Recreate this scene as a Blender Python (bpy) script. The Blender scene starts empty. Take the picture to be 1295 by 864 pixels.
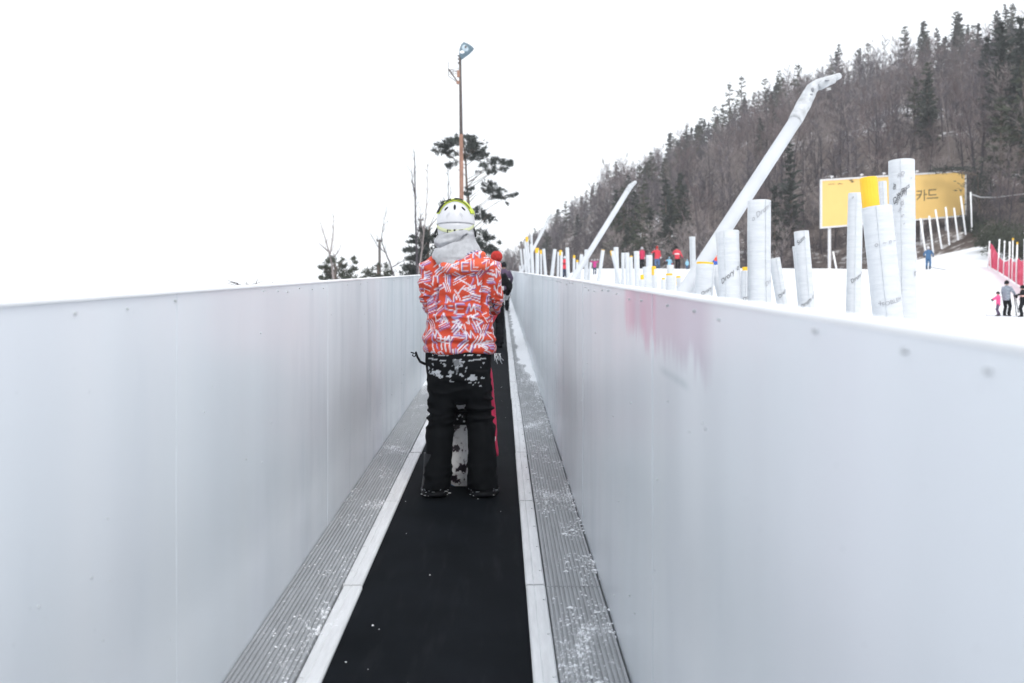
import bpy, math, random
import numpy as np
from mathutils import Vector, noise, Matrix

rng = random.Random(7)
F = 1250.0                      # focal length in photo pixels (photo 1295 x 864)
CAMH = 1.37
YAW = math.atan((647.5 - 634.0) / F)
SL = 0.0728                     # uphill slope of the conveyor
R = math.radians
scene = bpy.context.scene
COL = scene.collection


def ray(u, v):
    a, b = (u - 647.5) / F, (432 - v) / F
    c, s = math.cos(YAW), math.sin(YAW)
    return Vector((a * c + s, -a * s + c, b))


def P(u, v, Y):
    d = ray(u, v)
    d = d * (Y / d.y)
    return Vector((d.x, d.y, d.z + CAMH))


def sstep(a, b, x):
    t = min(1, max(0, (x - a) / (b - a)))
    return t * t * (3 - 2 * t)


def pl(x, pts):
    if x <= pts[0][0]:
        return pts[0][1]
    for (a, p), (b, q) in zip(pts, pts[1:]):
        if x <= b:
            return p + (q - p) * (x - a) / (b - a)
    return pts[-1][1]


def zbelt(y):
    if y < 58:
        return SL * y
    t = min(y - 58, 14)
    return SL * 58 + SL * (t - t * t / 28)


RP = [(-40, -2.4), (-10, -1.0), (0, -.25), (10, .45), (20, .8), (30, 1.2), (38, 1.8), (47, 2.57), (54, 3.5), (60, 4.4), (66, 5.4),
      (73, 6.5), (78, 7.15), (81, 7.4), (86, 7.5), (110, 7.4), (150, 6.5), (600, 0)]
LP = [(-40, -3.4), (0, -.5), (58, 3.75), (68, 4.2), (90, 4.4), (150, 3.5), (600, -20)]


def _T(x, y):
    zr, zl = pl(y, RP), pl(y, LP)
    t = sstep(.8, 7, x)
    z = zl * (1 - t) + zr * t
    if x > 33:
        z += (min(x, 60) - 33) * .25 * sstep(60, 85, y)
    if x < -1.2:
        z -= .14 * (-1.2 - x) + .002 * (x + 1.2) ** 2 * (1 if x > -60 else 0) + (.002 * 58.8 ** 2 if x <= -60 else 0)
    return z


def T(x, y):
    s = 0
    for dy in (-2.5, 0, 2.5):
        s += _T(x, y + dy)
    n = noise.noise((x * .12, y * .12, 0)) * .12 + noise.noise((x * .5, y * .5, 5)) * .03
    return s / 3 + n * sstep(1.0, 6, abs(x))


def hit(u, v, y0=5, y1=140):
    d = ray(u, v)
    y = y0
    while y < y1:
        x, z = d.x * y / d.y, CAMH + d.z * y / d.y
        if z <= T(x, y):
            return Vector((x, y, T(x, y)))
        y += .2
    return None


# ------------------------------------------------------------------ mesh helpers
class MB:
    def __init__(self):
        self.v, self.f = [], []

    def add(self, vs, fs):
        o = len(self.v)
        self.v += [tuple(p) for p in vs]
        self.f += [tuple(i + o for i in f) for f in fs]
        return self

    def box(self, c, s, rot=None):
        vs = [Vector((sx * s[0] / 2, sy * s[1] / 2, sz * s[2] / 2)) for sx in (-1, 1) for sy in (-1, 1) for sz in (-1, 1)]
        if rot is not None:
            vs = [rot @ p for p in vs]
        vs = [p + Vector(c) for p in vs]
        return self.add(vs, [(0, 1, 3, 2), (4, 6, 7, 5), (0, 4, 5, 1), (2, 3, 7, 6), (0, 2, 6, 4), (1, 5, 7, 3)])

    def loft(self, rings, caps=True):
        n = len(rings[0])
        vs = [p for r in rings for p in r]
        fs = []
        for i in range(len(rings) - 1):
            for j in range(n):
                k = (j + 1) % n
                fs.append((i * n + j, i * n + k, (i + 1) * n + k, (i + 1) * n + j))
        if caps:
            fs.append(tuple(reversed(range(n))))
            fs.append(tuple((len(rings) - 1) * n + j for j in range(n)))
        return self.add(vs, fs)

    def tube(self, pts, rad, n=8, caps=True):
        pts = [Vector(p) for p in pts]
        if not hasattr(rad, '__len__'):
            rad = [rad] * len(pts)
        up = Vector((0.13, .21, 1)).normalized()
        d0 = (pts[-1] - pts[0]).normalized()
        if abs(d0.dot(up)) > .95:
            up = Vector((1, .1, .05)).normalized()
        rings = []
        for i, p in enumerate(pts):
            d = (pts[min(i + 1, len(pts) - 1)] - pts[max(i - 1, 0)]).normalized()
            a = d.cross(up).normalized()
            b = a.cross(d)
            rings.append([p + (a * math.cos(2 * math.pi * j / n) - b * math.sin(2 * math.pi * j / n)) * rad[i] for j in range(n)])
        return self.loft(rings, caps)

    def rings(self, rows, n=24):
        """rows: (z, cx, cy, rx, ry)"""
        return self.loft([[(cx + rx * math.cos(2 * math.pi * j / n), cy + ry * math.sin(2 * math.pi * j / n), z) for j in range(n)]
                          for z, cx, cy, rx, ry in rows])

    def ball(self, c, r, n=16, m=10, rot=None):
        if not hasattr(r, '__len__'):
            r = (r, r, r)
        rs = []
        for i in range(1, m):
            t = math.pi * i / m - math.pi / 2
            ring = []
            for j in range(n):
                q = Vector((r[0] * math.cos(t) * math.cos(2 * math.pi * j / n), r[1] * math.cos(t) * math.sin(2 * math.pi * j / n), r[2] * math.sin(t)))
                if rot is not None:
                    q = rot @ q
                ring.append(q + Vector(c))
            rs.append(ring)
        return self.loft(rs)

    def mesh(self, name):
        me = bpy.data.meshes.new(name)
        me.from_pydata(self.v, [], self.f)
        me.update()
        return me

    def build(self, name, m, parent=None, smooth=False, loc=None):
        return link(name, self.mesh(name), m, parent, smooth, loc)


def link(name, me, m, parent=None, smooth=False, loc=None):
    o = bpy.data.objects.new(name, me)
    COL.objects.link(o)
    if m is not None and not me.materials:
        me.materials.append(m)
    if smooth:
        me.polygons.foreach_set('use_smooth', [True] * len(me.polygons))
    if parent is not None:
        o.parent = parent
    if loc is not None:
        o.location = loc
    return o


def fuse(mb, voxel, smooth=4, name='fused'):
    """one continuous skin over overlapping closed shapes"""
    me = mb.mesh('tmp')
    o = bpy.data.objects.new('tmp', me)
    COL.objects.link(o)
    r = o.modifiers.new('r', 'REMESH')
    r.mode = 'VOXEL'
    r.voxel_size = voxel
    if smooth:
        s = o.modifiers.new('s', 'SMOOTH')
        s.factor = .5
        s.iterations = smooth
    dg = bpy.context.evaluated_depsgraph_get()
    out = bpy.data.meshes.new_from_object(o.evaluated_get(dg))
    out.name = name
    bpy.data.objects.remove(o)
    bpy.data.meshes.remove(me)
    return out


def co(me):
    a = np.empty(len(me.vertices) * 3)
    me.vertices.foreach_get('co', a)
    return a.reshape(-1, 3)


def set_co(me, a):
    me.vertices.foreach_set('co', a.reshape(-1))
    me.update()


def normals(me):
    a = np.empty(len(me.vertices) * 3)
    me.vertex_normals.foreach_get('vector', a)
    return a.reshape(-1, 3)


def wrinkle(me, fn):
    a, n = co(me), normals(me)
    d = np.array([fn(p) for p in a])
    set_co(me, a + n * d[:, None])


def paint(me, cols, name='print'):
    at = me.color_attributes.new(name, 'FLOAT_COLOR', 'POINT')
    c = np.ones((len(me.vertices), 4))
    c[:, :3] = cols
    at.data.foreach_set('color', c.reshape(-1))


def bigmesh(name, v, f):
    """v (N,3), f (M,3) numpy triangles"""
    me = bpy.data.meshes.new(name)
    me.vertices.add(len(v))
    me.vertices.foreach_set('co', np.asarray(v, float).reshape(-1))
    me.loops.add(len(f) * 3)
    me.loops.foreach_set('vertex_index', np.asarray(f, np.int32).reshape(-1))
    me.polygons.add(len(f))
    me.polygons.foreach_set('loop_start', np.arange(0, len(f) * 3, 3, dtype=np.int32))
    me.update(calc_edges=True)
    return me


def tag(o, label=None, cat=None, group=None, kind=None):
    if label:
        o['label'] = label
    if cat:
        o['category'] = cat
    if group:
        o['group'] = group
    if kind:
        o['kind'] = kind
    return o


def empty(name, loc, label, cat, group=None, rz=0):
    o = bpy.data.objects.new(name, None)
    o.empty_display_size = .1
    COL.objects.link(o)
    o.location = loc
    o.rotation_euler = (0, 0, rz)
    return tag(o, label, cat, group)


# ------------------------------------------------------------------ materials
class NT:
    def __init__(self, name):
        self.m = bpy.data.materials.new(name)
        self.m.use_nodes = True
        self.t = self.m.node_tree
        self.p = self.t.nodes['Principled BSDF']

    def n(self, typ, **kw):
        nd = self.t.nodes.new(typ)
        for k, val in kw.items():
            if k.startswith('i_'):
                k = k[2:]
                k = int(k) if k.isdigit() else k
                if isinstance(val, bpy.types.NodeSocket):
                    self.t.links.new(val, nd.inputs[k])
                else:
                    nd.inputs[k].default_value = val
            else:
                setattr(nd, k, val)
        return nd

    def l(self, a, b):
        self.t.links.new(a, b)

    def coord(self, scale=(1, 1, 1), which='Object'):
        c = self.n('ShaderNodeTexCoord')
        mp = self.n('ShaderNodeMapping', i_Scale=scale, i_Vector=c.outputs[which])
        return mp.outputs[0]

    def noise(self, vec, scale=5, detail=4, rough=.55):
        nd = self.n('ShaderNodeTexNoise', i_Vector=vec, i_Scale=scale, i_Detail=detail, i_Roughness=rough)
        return nd.outputs['Fac']

    def ramp(self, fac, stops):
        r = self.n('ShaderNodeValToRGB', i_Fac=fac)
        e = r.color_ramp.elements
        while len(e) < len(stops):
            e.new(.5)
        for el, (pos, c) in zip(e, stops):
            el.position = pos
            el.color = (*c, 1) if len(c) == 3 else c
        return r.outputs['Color']

    def math(self, op, a, b=0.0, clamp=False):
        nd = self.n('ShaderNodeMath', operation=op, i_0=a, i_1=b, use_clamp=clamp)
        return nd.outputs[0]

    def mix(self, fac, a, b):
        nd = self.n('ShaderNodeMix', data_type='RGBA')
        for idx, val in ((0, fac), (6, a), (7, b)):
            if isinstance(val, bpy.types.NodeSocket):
                self.l(val, nd.inputs[idx])
            else:
                nd.inputs[idx].default_value = val if idx == 0 else (*val, 1)
        return nd.outputs[2]

    def bump(self, h, strength=.3, dist=.01):
        b = self.n('ShaderNodeBump', i_Height=h, i_Strength=strength, i_Distance=dist)
        self.l(b.outputs[0], self.p.inputs['Normal'])

    def set(self, color=None, rough=None, metal=None, spec=None):
        for key, val in (('Base Color', color), ('Roughness', rough), ('Metallic', metal), ('Specular IOR Level', spec)):
            if val is None:
                continue
            if isinstance(val, bpy.types.NodeSocket):
                self.l(val, self.p.inputs[key])
            else:
                self.p.inputs[key].default_value = (*val, 1) if key == 'Base Color' else val
        return self.m


def simple(name, c, rough=.6, var=.15, scale=8, bump=.0, metal=0, spec=.3, stretch=(1, 1, 1), bdist=.01):
    t = NT(name)
    vec = t.coord(stretch)
    f = t.noise(vec, scale, 5)
    lo, hi = [x * (1 - var) for x in c], [min(1, x * (1 + var)) for x in c]
    t.set(t.ramp(f, [(.3, lo), (.7, hi)]), rough, metal, spec)
    if bump:
        t.bump(f, bump, bdist)
    return t.m


M = {}
M['snow'] = simple('snow', (.86, .88, .91), .6, .03, 1.2, .5, bdist=.05)
# white lift wall sheet
def wallmat(name, poster):
    t = NT(name)
    vec = t.coord((1, 1.0, .12))
    st = t.noise(vec, 2.2, 2, .5)
    st2 = t.noise(t.coord((1, .5, .25)), 1.3, 3)
    base = t.ramp(st, [(.3, (.785, .835, .88)), (.5, (.80, .848, .89)), (.75, (.82, .86, .895))])
    base = t.mix(t.math('MULTIPLY', t.math('SUBTRACT', st2, .48, True), 1.6, True), base, (.82, .80, .875))
    sp = t.noise(t.coord((1, 1, 1)), 60, 2, .5)
    base = t.mix(t.math('MULTIPLY', t.math('GREATER_THAN', sp, .76), .35), base, (.42, .44, .47))
    # streak reflections painted in grey, more of them further up the lift
    tc = t.n('ShaderNodeTexCoord')
    sx = t.n('ShaderNodeSeparateXYZ', i_0=tc.outputs['Object'])
    far = t.math('MULTIPLY', t.math('SUBTRACT', sx.outputs[1], 3.0), .22, True)
    streak = t.noise(t.coord((1, 1.0, .20)), 3.4, 5, .62)
    streak = t.math('MULTIPLY', t.math('SUBTRACT', streak, .50, True), 5.0, True)
    base = t.mix(t.math('MULTIPLY', t.math('MULTIPLY', streak, far), .62), base, (.50, .575, .64))
    streak2 = t.noise(t.coord((1, .8, .3)), 3.1, 4, .6)
    base = t.mix(t.math('MULTIPLY', t.math('MULTIPLY', t.math('SUBTRACT', streak2, .56, True), 4.0, True), .22), base, (.60, .66, .72))
    if poster:
        tc = t.n('ShaderNodeTexCoord')
        sx = t.n('ShaderNodeSeparateXYZ', i_0=tc.outputs['Object'])
        y, z = sx.outputs[1], sx.outputs[2]
        drop = t.math('SUBTRACT', t.math('ADD', t.math('MULTIPLY', y, SL), 1.303), z)
        strk = t.noise(t.coord((1, 7, .6)), 3.0, 3, .6)
        strk2 = t.noise(t.coord((1, 3, 1.0)), 2.3, 2, .5)
        lim = t.math('ADD', t.math('MULTIPLY', t.math('SUBTRACT', strk, .5), .22), .17)
        inside = t.math('MULTIPLY', t.math('SUBTRACT', lim, drop), 18, True)

        def span(a, b, w=.06):
            return t.math('MULTIPLY', t.math('MULTIPLY', t.math('SUBTRACT', y, a), 1 / w, True), t.math('MULTIPLY', t.math('SUBTRACT', b, y), 1 / w, True))
        red = t.math('MULTIPLY', t.math('MULTIPLY', span(2.75, 3.52, .08), inside), t.math('ADD', t.math('MULTIPLY', t.math('SUBTRACT', strk2, .38, True), 3.6, True), .2), True)
        gry = t.math('MULTIPLY', t.math('MULTIPLY', span(2.0, 3.4, .15), inside), .75)
        base = t.mix(gry, base, (.60, .54, .63))
        base = t.mix(t.math('MULTIPLY', red, .42), base, (.78, .32, .47))
        edge = t.math('MULTIPLY', t.math('MULTIPLY', span(2.25, 2.75, .1), t.math('SUBTRACT', 1.0, t.math('MULTIPLY', t.math('ABSOLUTE', t.math('SUBTRACT', drop, .205)), 60), True), True), t.math('MULTIPLY', strk, .6))
        base = t.mix(edge, base, (.36, .46, .50))
    t.set(base, .26, 0, .45)
    b = t.noise(t.coord((1, 1.0, .08)), 2.0, 1)
    t.bump(b, .38, .03)
    return t.m
M['wall_l'] = wallmat('white sheet', False)
M['wall_r'] = wallmat('white sheet with faded poster', True)
M['rail'] = simple('white rail', (.90, .91, .925), .6, .04, 3)
M['screw'] = simple('screw heads', (.56, .58, .60), .4, .2, 9)
def beltmat():
    t = NT('black rubber')
    vec = t.coord((1, 1, 1))
    f = t.noise(vec, 3, 4)
    g = t.noise(t.coord((9, 1, 1)), 2.2, 4)
    c = t.ramp(f, [(.3, (.0035, .005, .007)), (.7, (.007, .009, .012))])
    c = t.mix(t.math('MULTIPLY', t.math('SUBTRACT', g, .55, True), .10), c, (.3, .3, .32))
    t.set(c, .75, 0, .05)
    t.bump(t.noise(vec, 260, 2), .25, .002)
    return t.m
M['belt'] = beltmat()
def alu(name, c, snow, var=.12):
    t = NT(name)
    f = t.noise(t.coord((6, .6, 1)), 6, 6, .65)
    lo, hi = [x * (1 - var) for x in c], [x * (1 + var) for x in c]
    col = t.ramp(f, [(.3, lo), (.7, hi)])
    w = t.coord((1, .55, 1), 'Object')
    big = t.noise(w, 2.6, 4, .6)
    fine = t.noise(t.coord((1, .7, 1)), 55, 5, .7)
    msk = t.math('MULTIPLY', t.math('SUBTRACT', t.math('ADD', fine, t.math('MULTIPLY', big, 1.0)), snow + .32), 12, True)
    # more snow further up the lift
    col = t.mix(msk, col, (.86, .88, .91))
    t.set(col, .5, .0, .4)
    t.bump(f, .2, .003)
    return t.m
M['strip'] = alu('white edge strip', (.70, .715, .735), .93)
M['grate'] = alu('grey ribbed grating', (.335, .35, .37), .80, .15)
M['joint'] = simple('dark joint', (.06, .06, .065), .7)
M['earth'] = simple('leaf litter', (.16, .135, .125), .9, .35, .8, .5, bdist=.2)
def hillmat():
    t = NT('wooded hillside ground')
    a = t.noise(t.coord((1, 1, 1)), .06, 5, .6)
    b = t.noise(t.coord((1, 1, 1)), .9, 5, .65)
    c = t.ramp(b, [(.3, (.085, .073, .07)), (.7, (.20, .165, .15))])
    s = t.math('MULTIPLY', t.math('SUBTRACT', t.math('ADD', t.math('MULTIPLY', a, .7), t.math('MULTIPLY', b, .5)), .66), 9, True)
    c = t.mix(s, c, (.8, .82, .85))
    t.set(c, .9, 0, .1)
    t.bump(b, .6, .4)
    return t.m
M['hill'] = hillmat()
M['bare'] = simple('bare bark and twigs', (.070, .062, .072), .9, .3, .4)
M['bare4'] = simple('grey lilac twigs', (.125, .113, .130), .9, .3, .4)
M['bare2'] = simple('pale bare bark', (.275, .24, .235), .9, .3, .4)
M['bare3'] = simple('reddish twigs', (.17, .135, .137), .9, .3, .4)
M['needle'] = simple('dark needles', (.046, .056, .051), .8, .4, .6)
M['needle2'] = simple('olive needles', (.062, .072, .052), .8, .4, .6)
M['bark'] = simple('pine bark', (.12, .095, .08), .9, .3, 3)
M['pipe'] = simple('grey pipe', (.42, .42, .43), .5, .15)
M['seam'] = simple('wall seam', (.70, .75, .80), .5, .1)
def padmat():
    t = NT('white wrapped padding')
    f = t.noise(t.coord((2, 2, 14)), 3, 5, .6)
    c = t.ramp(f, [(.3, (.545, .575, .61)), (.65, (.625, .65, .68))])
    t.set(c, .45, 0, .4)
    t.bump(f, .45, .012)
    return t.m
M['white_pad'] = padmat()
M['boom'] = simple('white pole sleeve', (.55, .575, .61), .5, .06, 3, .2, stretch=(1, 1, .5))
M['pad_grey'] = simple('weathered pad', (.54, .57, .60), .5, .12, 6, .3, stretch=(1, 1, 4))
M['tape'] = simple('grey wrap', (.50, .52, .545), .4, .25, 9, .8, bdist=.03)
M['tape_dark'] = simple('dark tear', (.25, .26, .28), .6, .2, 9)
M['yellow'] = simple('yellow cap', (.88, .53, .04), .45, .08, 5)
M['ink'] = simple('dark print', (.13, .135, .145), .6, .1)
M['ink_grey'] = simple('grey print', (.36, .37, .40), .6, .1)
M['board_yellow'] = simple('yellow board', (.87, .585, .20), .5, .03, .8)
M['board_text'] = simple('brown lettering', (.20, .15, .07), .6, .1)
M['board_frame'] = simple('pale frame', (.70, .70, .72), .5, .08)
M['pole_rust'] = simple('rusty pole', (.30, .17, .125), .7, .3, 6, .3, stretch=(1, 1, .3))
M['pole_dark'] = simple('dark pole steel', (.10, .085, .08), .6, .3, 6)
M['lamp'] = simple('blue grey lamp housing', (.13, .19, .23), .4, .2, 9)
M['lens'] = simple('lamp glass', (.45, .55, .62), .15, .1, 9, spec=.6)
M['util'] = simple('grey wood post', (.13, .12, .115), .8, .3, 5)
M['redhat'] = simple('red knit', (.42, .035, .03), .9, .3, 60, .6)
M['skin'] = simple('skin', (.55, .34, .26), .6, .08)
M['black'] = simple('black cloth', (.012, .013, .016), .85, .4, 14, .2, spec=.1)
M['navy'] = simple('navy cloth', (.03, .045, .09), .8, .3, 12)
M['jeans'] = simple('blue jeans', (.10, .17, .32), .8, .25, 12)
M['red'] = simple('red cloth', (.62, .045, .07), .7, .2, 8, .3)
M['crimson'] = simple('crimson cloth', (.50, .03, .09), .7, .2, 8, .3)
M['orange_red'] = simple('orange red cloth', (.72, .085, .05), .7, .2, 8, .3)
M['magenta'] = simple('magenta cloth', (.50, .045, .23), .7, .2, 8, .3)
M['pink'] = simple('pink cloth', (.83, .10, .27), .7, .15, 8, .3)
M['cyan'] = simple('light blue cloth', (.26, .50, .66), .7, .25, 9, .3)
M['blue'] = simple('blue cloth', (.05, .14, .28), .7, .25, 9, .3)
M['rblue'] = simple('royal blue cloth', (.03, .12, .50), .7, .2, 9)
M['whitecloth'] = simple('white cloth', (.78, .79, .80), .7, .06, 8, .2)
M['salmon'] = simple('pale pink cloth', (.70, .42, .38), .7, .1, 8)
M['greyhat'] = simple('grey knit', (.42, .42, .45), .8, .2, 40)
M['plum'] = simple('dark plum cloth', (.09, .06, .11), .7, .2, 9)
def plaid():
    t = NT('grey checked cloth')
    w = t.n('ShaderNodeTexChecker', i_Vector=t.coord(), i_Scale=14.0, i_Color1=(.12, .14, .18, 1), i_Color2=(.42, .46, .52, 1))
    f = t.noise(t.coord(), 9, 3)
    t.set(t.mix(t.math('MULTIPLY', f, .7), w.outputs[0], (.22, .26, .33)), .75)
    return t.m
M['plaid'] = plaid()
M['helmet'] = simple('white helmet shell', (.60, .61, .645), .3, .03, 4, spec=.5)
M['lime'] = simple('lime strap', (.50, .60, .06), .5, .08, 9)
M['palelime'] = simple('pale lime band', (.58, .62, .38), .5, .08, 9)
M['slot'] = simple('dark vent', (.012, .013, .015), .6, .2)
M['hoodie'] = simple('grey fleece', (.42, .43, .455), .95, .12, 40, .5, bdist=.004)
M['ski'] = simple('ski', (.10, .10, .11), .4, .3, 3)
M['boot'] = simple('black boot leather', (.011, .012, .015), .45, .3, 12, .3, spec=.25)
def attr(name, rough, bump=.3, bsc=70, spec=.3):
    t = NT(name)
    a = t.n('ShaderNodeAttribute', attribute_name='print')
    f = t.noise(t.coord(), bsc, 3)
    t.set(a.outputs['Color'], rough, 0, spec)
    t.bump(f, bump, .003)
    return t.m
M['jacket'] = attr('printed jacket cloth', .62)
M['trouser'] = attr('black trousers with snow', .8, .4, 90, .1)
def boardmat():
    t = NT('snowboard top sheet')
    f = t.noise(t.coord((1, 1, .8)), 13, 3, .55)
    g = t.noise(t.coord(), 40, 3, .55)
    k = t.math('ADD', f, t.math('MULTIPLY', t.math('SUBTRACT', g, .5), .2))
    t.set(t.ramp(k, [(.40, (.018, .012, .02)), (.43, (.06, .035, .055)), (.465, (.72, .72, .74)), (.55, (.86, .87, .89))]), .35)
    return t.m
M['snowboard'] = boardmat()
M['board_edge'] = simple('blue board edge', (.06, .22, .42), .4, .1)
def netmat():
    t = NT('red net cloth')
    f = t.noise(t.coord((1, 1, 1)), 2.2, 4)
    c = t.ramp(f, [(.35, (.50, .025, .075)), (.55, (.66, .05, .12)), (.75, (.74, .22, .30))])
    t.set(c, .8)
    return t.m
M['net'] = netmat()


def lining():
    t = NT('dark striped lining')
    w = t.n('ShaderNodeTexWave', i_Vector=t.coord(), i_Scale=16.0, i_Distortion=2.0)
    t.set(t.ramp(w.outputs['Fac'], [(.45, (.02, .03, .09)), (.6, (.42, .40, .50))]), .8)
    return t.m
M['lining'] = lining()
# ------------------------------------------------------------------ ground
def axis(spec):
    out = []
    for a, b, st in spec:
        k = a
        while k < b - 1e-6:
            out.append(k)
            k += st
    out.append(spec[-1][1])
    return out


def build_ground():
    xs = axis([(-900, -120, 60), (-120, -20, 10), (-20, -4, 1.5), (-4, 16, .5), (16, 60, 1.2), (60, 140, 10), (140, 1000, 80)])
    ys = axis([(-40, 0, 4), (0, 30, .7), (30, 100, .9), (100, 200, 10), (200, 1400, 100)])
    v = [(x, y, T(x, y)) for y in ys for x in xs]
    n = len(xs)
    f = [(j * n + i, j * n + i + 1, (j + 1) * n + i + 1, (j + 1) * n + i) for j in range(len(ys) - 1) for i in range(n - 1)]
    o = MB().add(v, f).build('snow_ground', M['snow'], None, True)
    tag(o, 'smooth white snow of the ski slope beside the lift', kind='structure')
build_ground()

# hill: base and ridge curves over u (photo column)
HB = [(540, 350, 210), (600, 350, 180), (640, 352, 150), (760, 352, 118), (860, 345, 102), (1060, 342, 97), (1150, 338, 93), (1230, 320, 88),
      (1256, 326, 80), (1300, 340, 69), (1450, 350, 58), (1700, 360, 50)]
HR = [(540, 352, 345), (600, 351, 335), (640, 347, 330), (690, 318, 325), (745, 273, 315), (800, 248, 305), (850, 219, 295), (930, 172, 285), (1000, 134, 275),
      (1060, 114, 265), (1140, 90, 255), (1200, 90, 250), (1295, 66, 240), (1450, 18, 230), (1700, -45, 220)]


def hill_pt(u, s):
    vb, yb = pl(u, [(a, b) for a, b, c in HB]), pl(u, [(a, c) for a, b, c in HB])
    vr, yr = pl(u, [(a, b) for a, b, c in HR]), pl(u, [(a, c) for a, b, c in HR])
    b = P(u, vb, yb)
    b.z = T(b.x, b.y) - .6
    r = P(u, vr, yr)
    if s <= 1:
        q = b.lerp(r, s)
        k = math.sin(math.pi * max(s, 0))
        q.z += noise.noise((q.x * .03, q.y * .03, 1)) * 4 * k + noise.noise((q.x * .1, q.y * .1, 3)) * 1.0 * k
        # the foot rises first in a short bank
        q.z += .8 * sstep(0, .05, s)
    else:
        q = r + (r - b) * (s - 1)
        q.z = r.z - (r.z - b.z) * .8 * (s - 1) * min(1, (s - 1) * 3)
    return q


def build_hill():
    us = axis([(540, 1300, 10), (1300, 1700, 25)])
    ss = axis([(-.06, 0, .03), (0, .1, .0125), (.1, 1.0, .025), (1.0, 2.2, .1)])
    v = [hill_pt(u, s) for s in ss for u in us]
    n = len(us)
    f = [(j * n + i, j * n + i + 1, (j + 1) * n + i + 1, (j + 1) * n + i) for j in range(len(ss) - 1) for i in range(n - 1)]
    o = MB().add(v, f).build('hill', M['hill'], None, True)
    tag(o, 'wooded hillside with leaf litter and thin snow', kind='structure')
build_hill()

# ------------------------------------------------------------------ conveyor lift
Y0, YE = -2.6, 74.0
XB0, XB1 = -.600, .105           # belt edges
XSL, XSR = -.683, .190           # outer edges of the pale strips
XWL, XWR = -.927, .435           # wall faces


def ystations(a, b, st=1.0):
    n = max(1, int(math.ceil((b - a) / st)))
    return [a + (b - a) * i / n for i in range(n + 1)]


def extr(profile, a, b, st=1.5):
    """profile: closed list of (x, dz); swept along the belt"""
    m = MB()
    m.loft([[(x, y, zbelt(y) + dz) for x, dz in profile] for y in ystations(a, b, st)])
    return m


lift = empty('conveyor_lift', (0, 0, 0), 'uphill conveyor lift with a black rubber belt between grey ribbed walkways', 'conveyor lift')
extr([(XB1 + .012, -.006), (XB0 - .012, -.006), (XB0 - .012, -.05), (XB1 + .012, -.05)], Y0, YE, 1.5).build('belt', M['belt'], lift)
joints = [4.27 + 1.55 * i for i in range(-4, 20)]
bounds = [Y0] + [j for j in joints if j > Y0 + .2] + [YE]
rr = random.Random(3)
for a, b in zip(bounds, bounds[1:]):
    g = .009
    for side in (-1, 1):
        if side < 0:
            s0, s1, w0, w1 = XB0, XSL, XSL, XWL
        else:
            s0, s1, w0, w1 = XB1, XSR, XSR, XWR
        dz = rr.uniform(-.002, .002)
        dx = rr.uniform(-.003, .003)
        lo, hi = min(s0, s1) + dx, max(s0, s1) + dx - (.002 if side > 0 else -.0)
        pr = [(lo, .004 + dz), (lo, -.045), (hi, -.045), (hi, .004 + dz)]
        # two shallow folds along the strip, as pressed sheet
        w = hi - lo
        prof = [(lo, -.045), (lo, .002 + dz), (lo + .006, .008 + dz), (lo + w * .38, .008 + dz), (lo + w * .42, .005 + dz), (lo + w * .46, .008 + dz), (hi - .006, .008 + dz), (hi, .002 + dz), (hi, -.045)]
        m = extr(list(reversed(prof)), a + g, b - g, 2)
        n = max(1, int((b - a) / .31))
        if b - a < 3:
            for i in range(n):     # screws
                y = a + (i + .5) * (b - a) / n
                xx = hi - .014 if side > 0 else lo + .014
                m.tube([(xx, y, zbelt(y) + .006 + dz), (xx, y, zbelt(y) + .0125 + dz)], .006, 7)
        m.build('edge_strip', M['strip'], lift)
        lo, hi = min(w0, w1) + .003, max(w0, w1) - .006
        nr = 13
        prof = [(lo, -.05)]
        for i in range(nr):
            x0, x1 = lo + (hi - lo) * i / nr, lo + (hi - lo) * (i + 1) / nr
            d = (x1 - x0)
            prof += [(x0 + d * .1, -.006), (x0 + d * .25, .001), (x0 + d * .75, .001), (x0 + d * .9, -.006)]
        prof.append((hi, -.05))
        extr(list(reversed(prof)), a + g * .5, b - g * .5, 2).build('walkway_grating', M['grate'], lift)
# bed under the joints
extr([(XWR - .001, -.052), (XWL + .001, -.052), (XWL + .001, -.25), (XWR - .001, -.25)], Y0, YE, 2).build('bed', M['joint'], lift)

HW = 1.311


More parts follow.
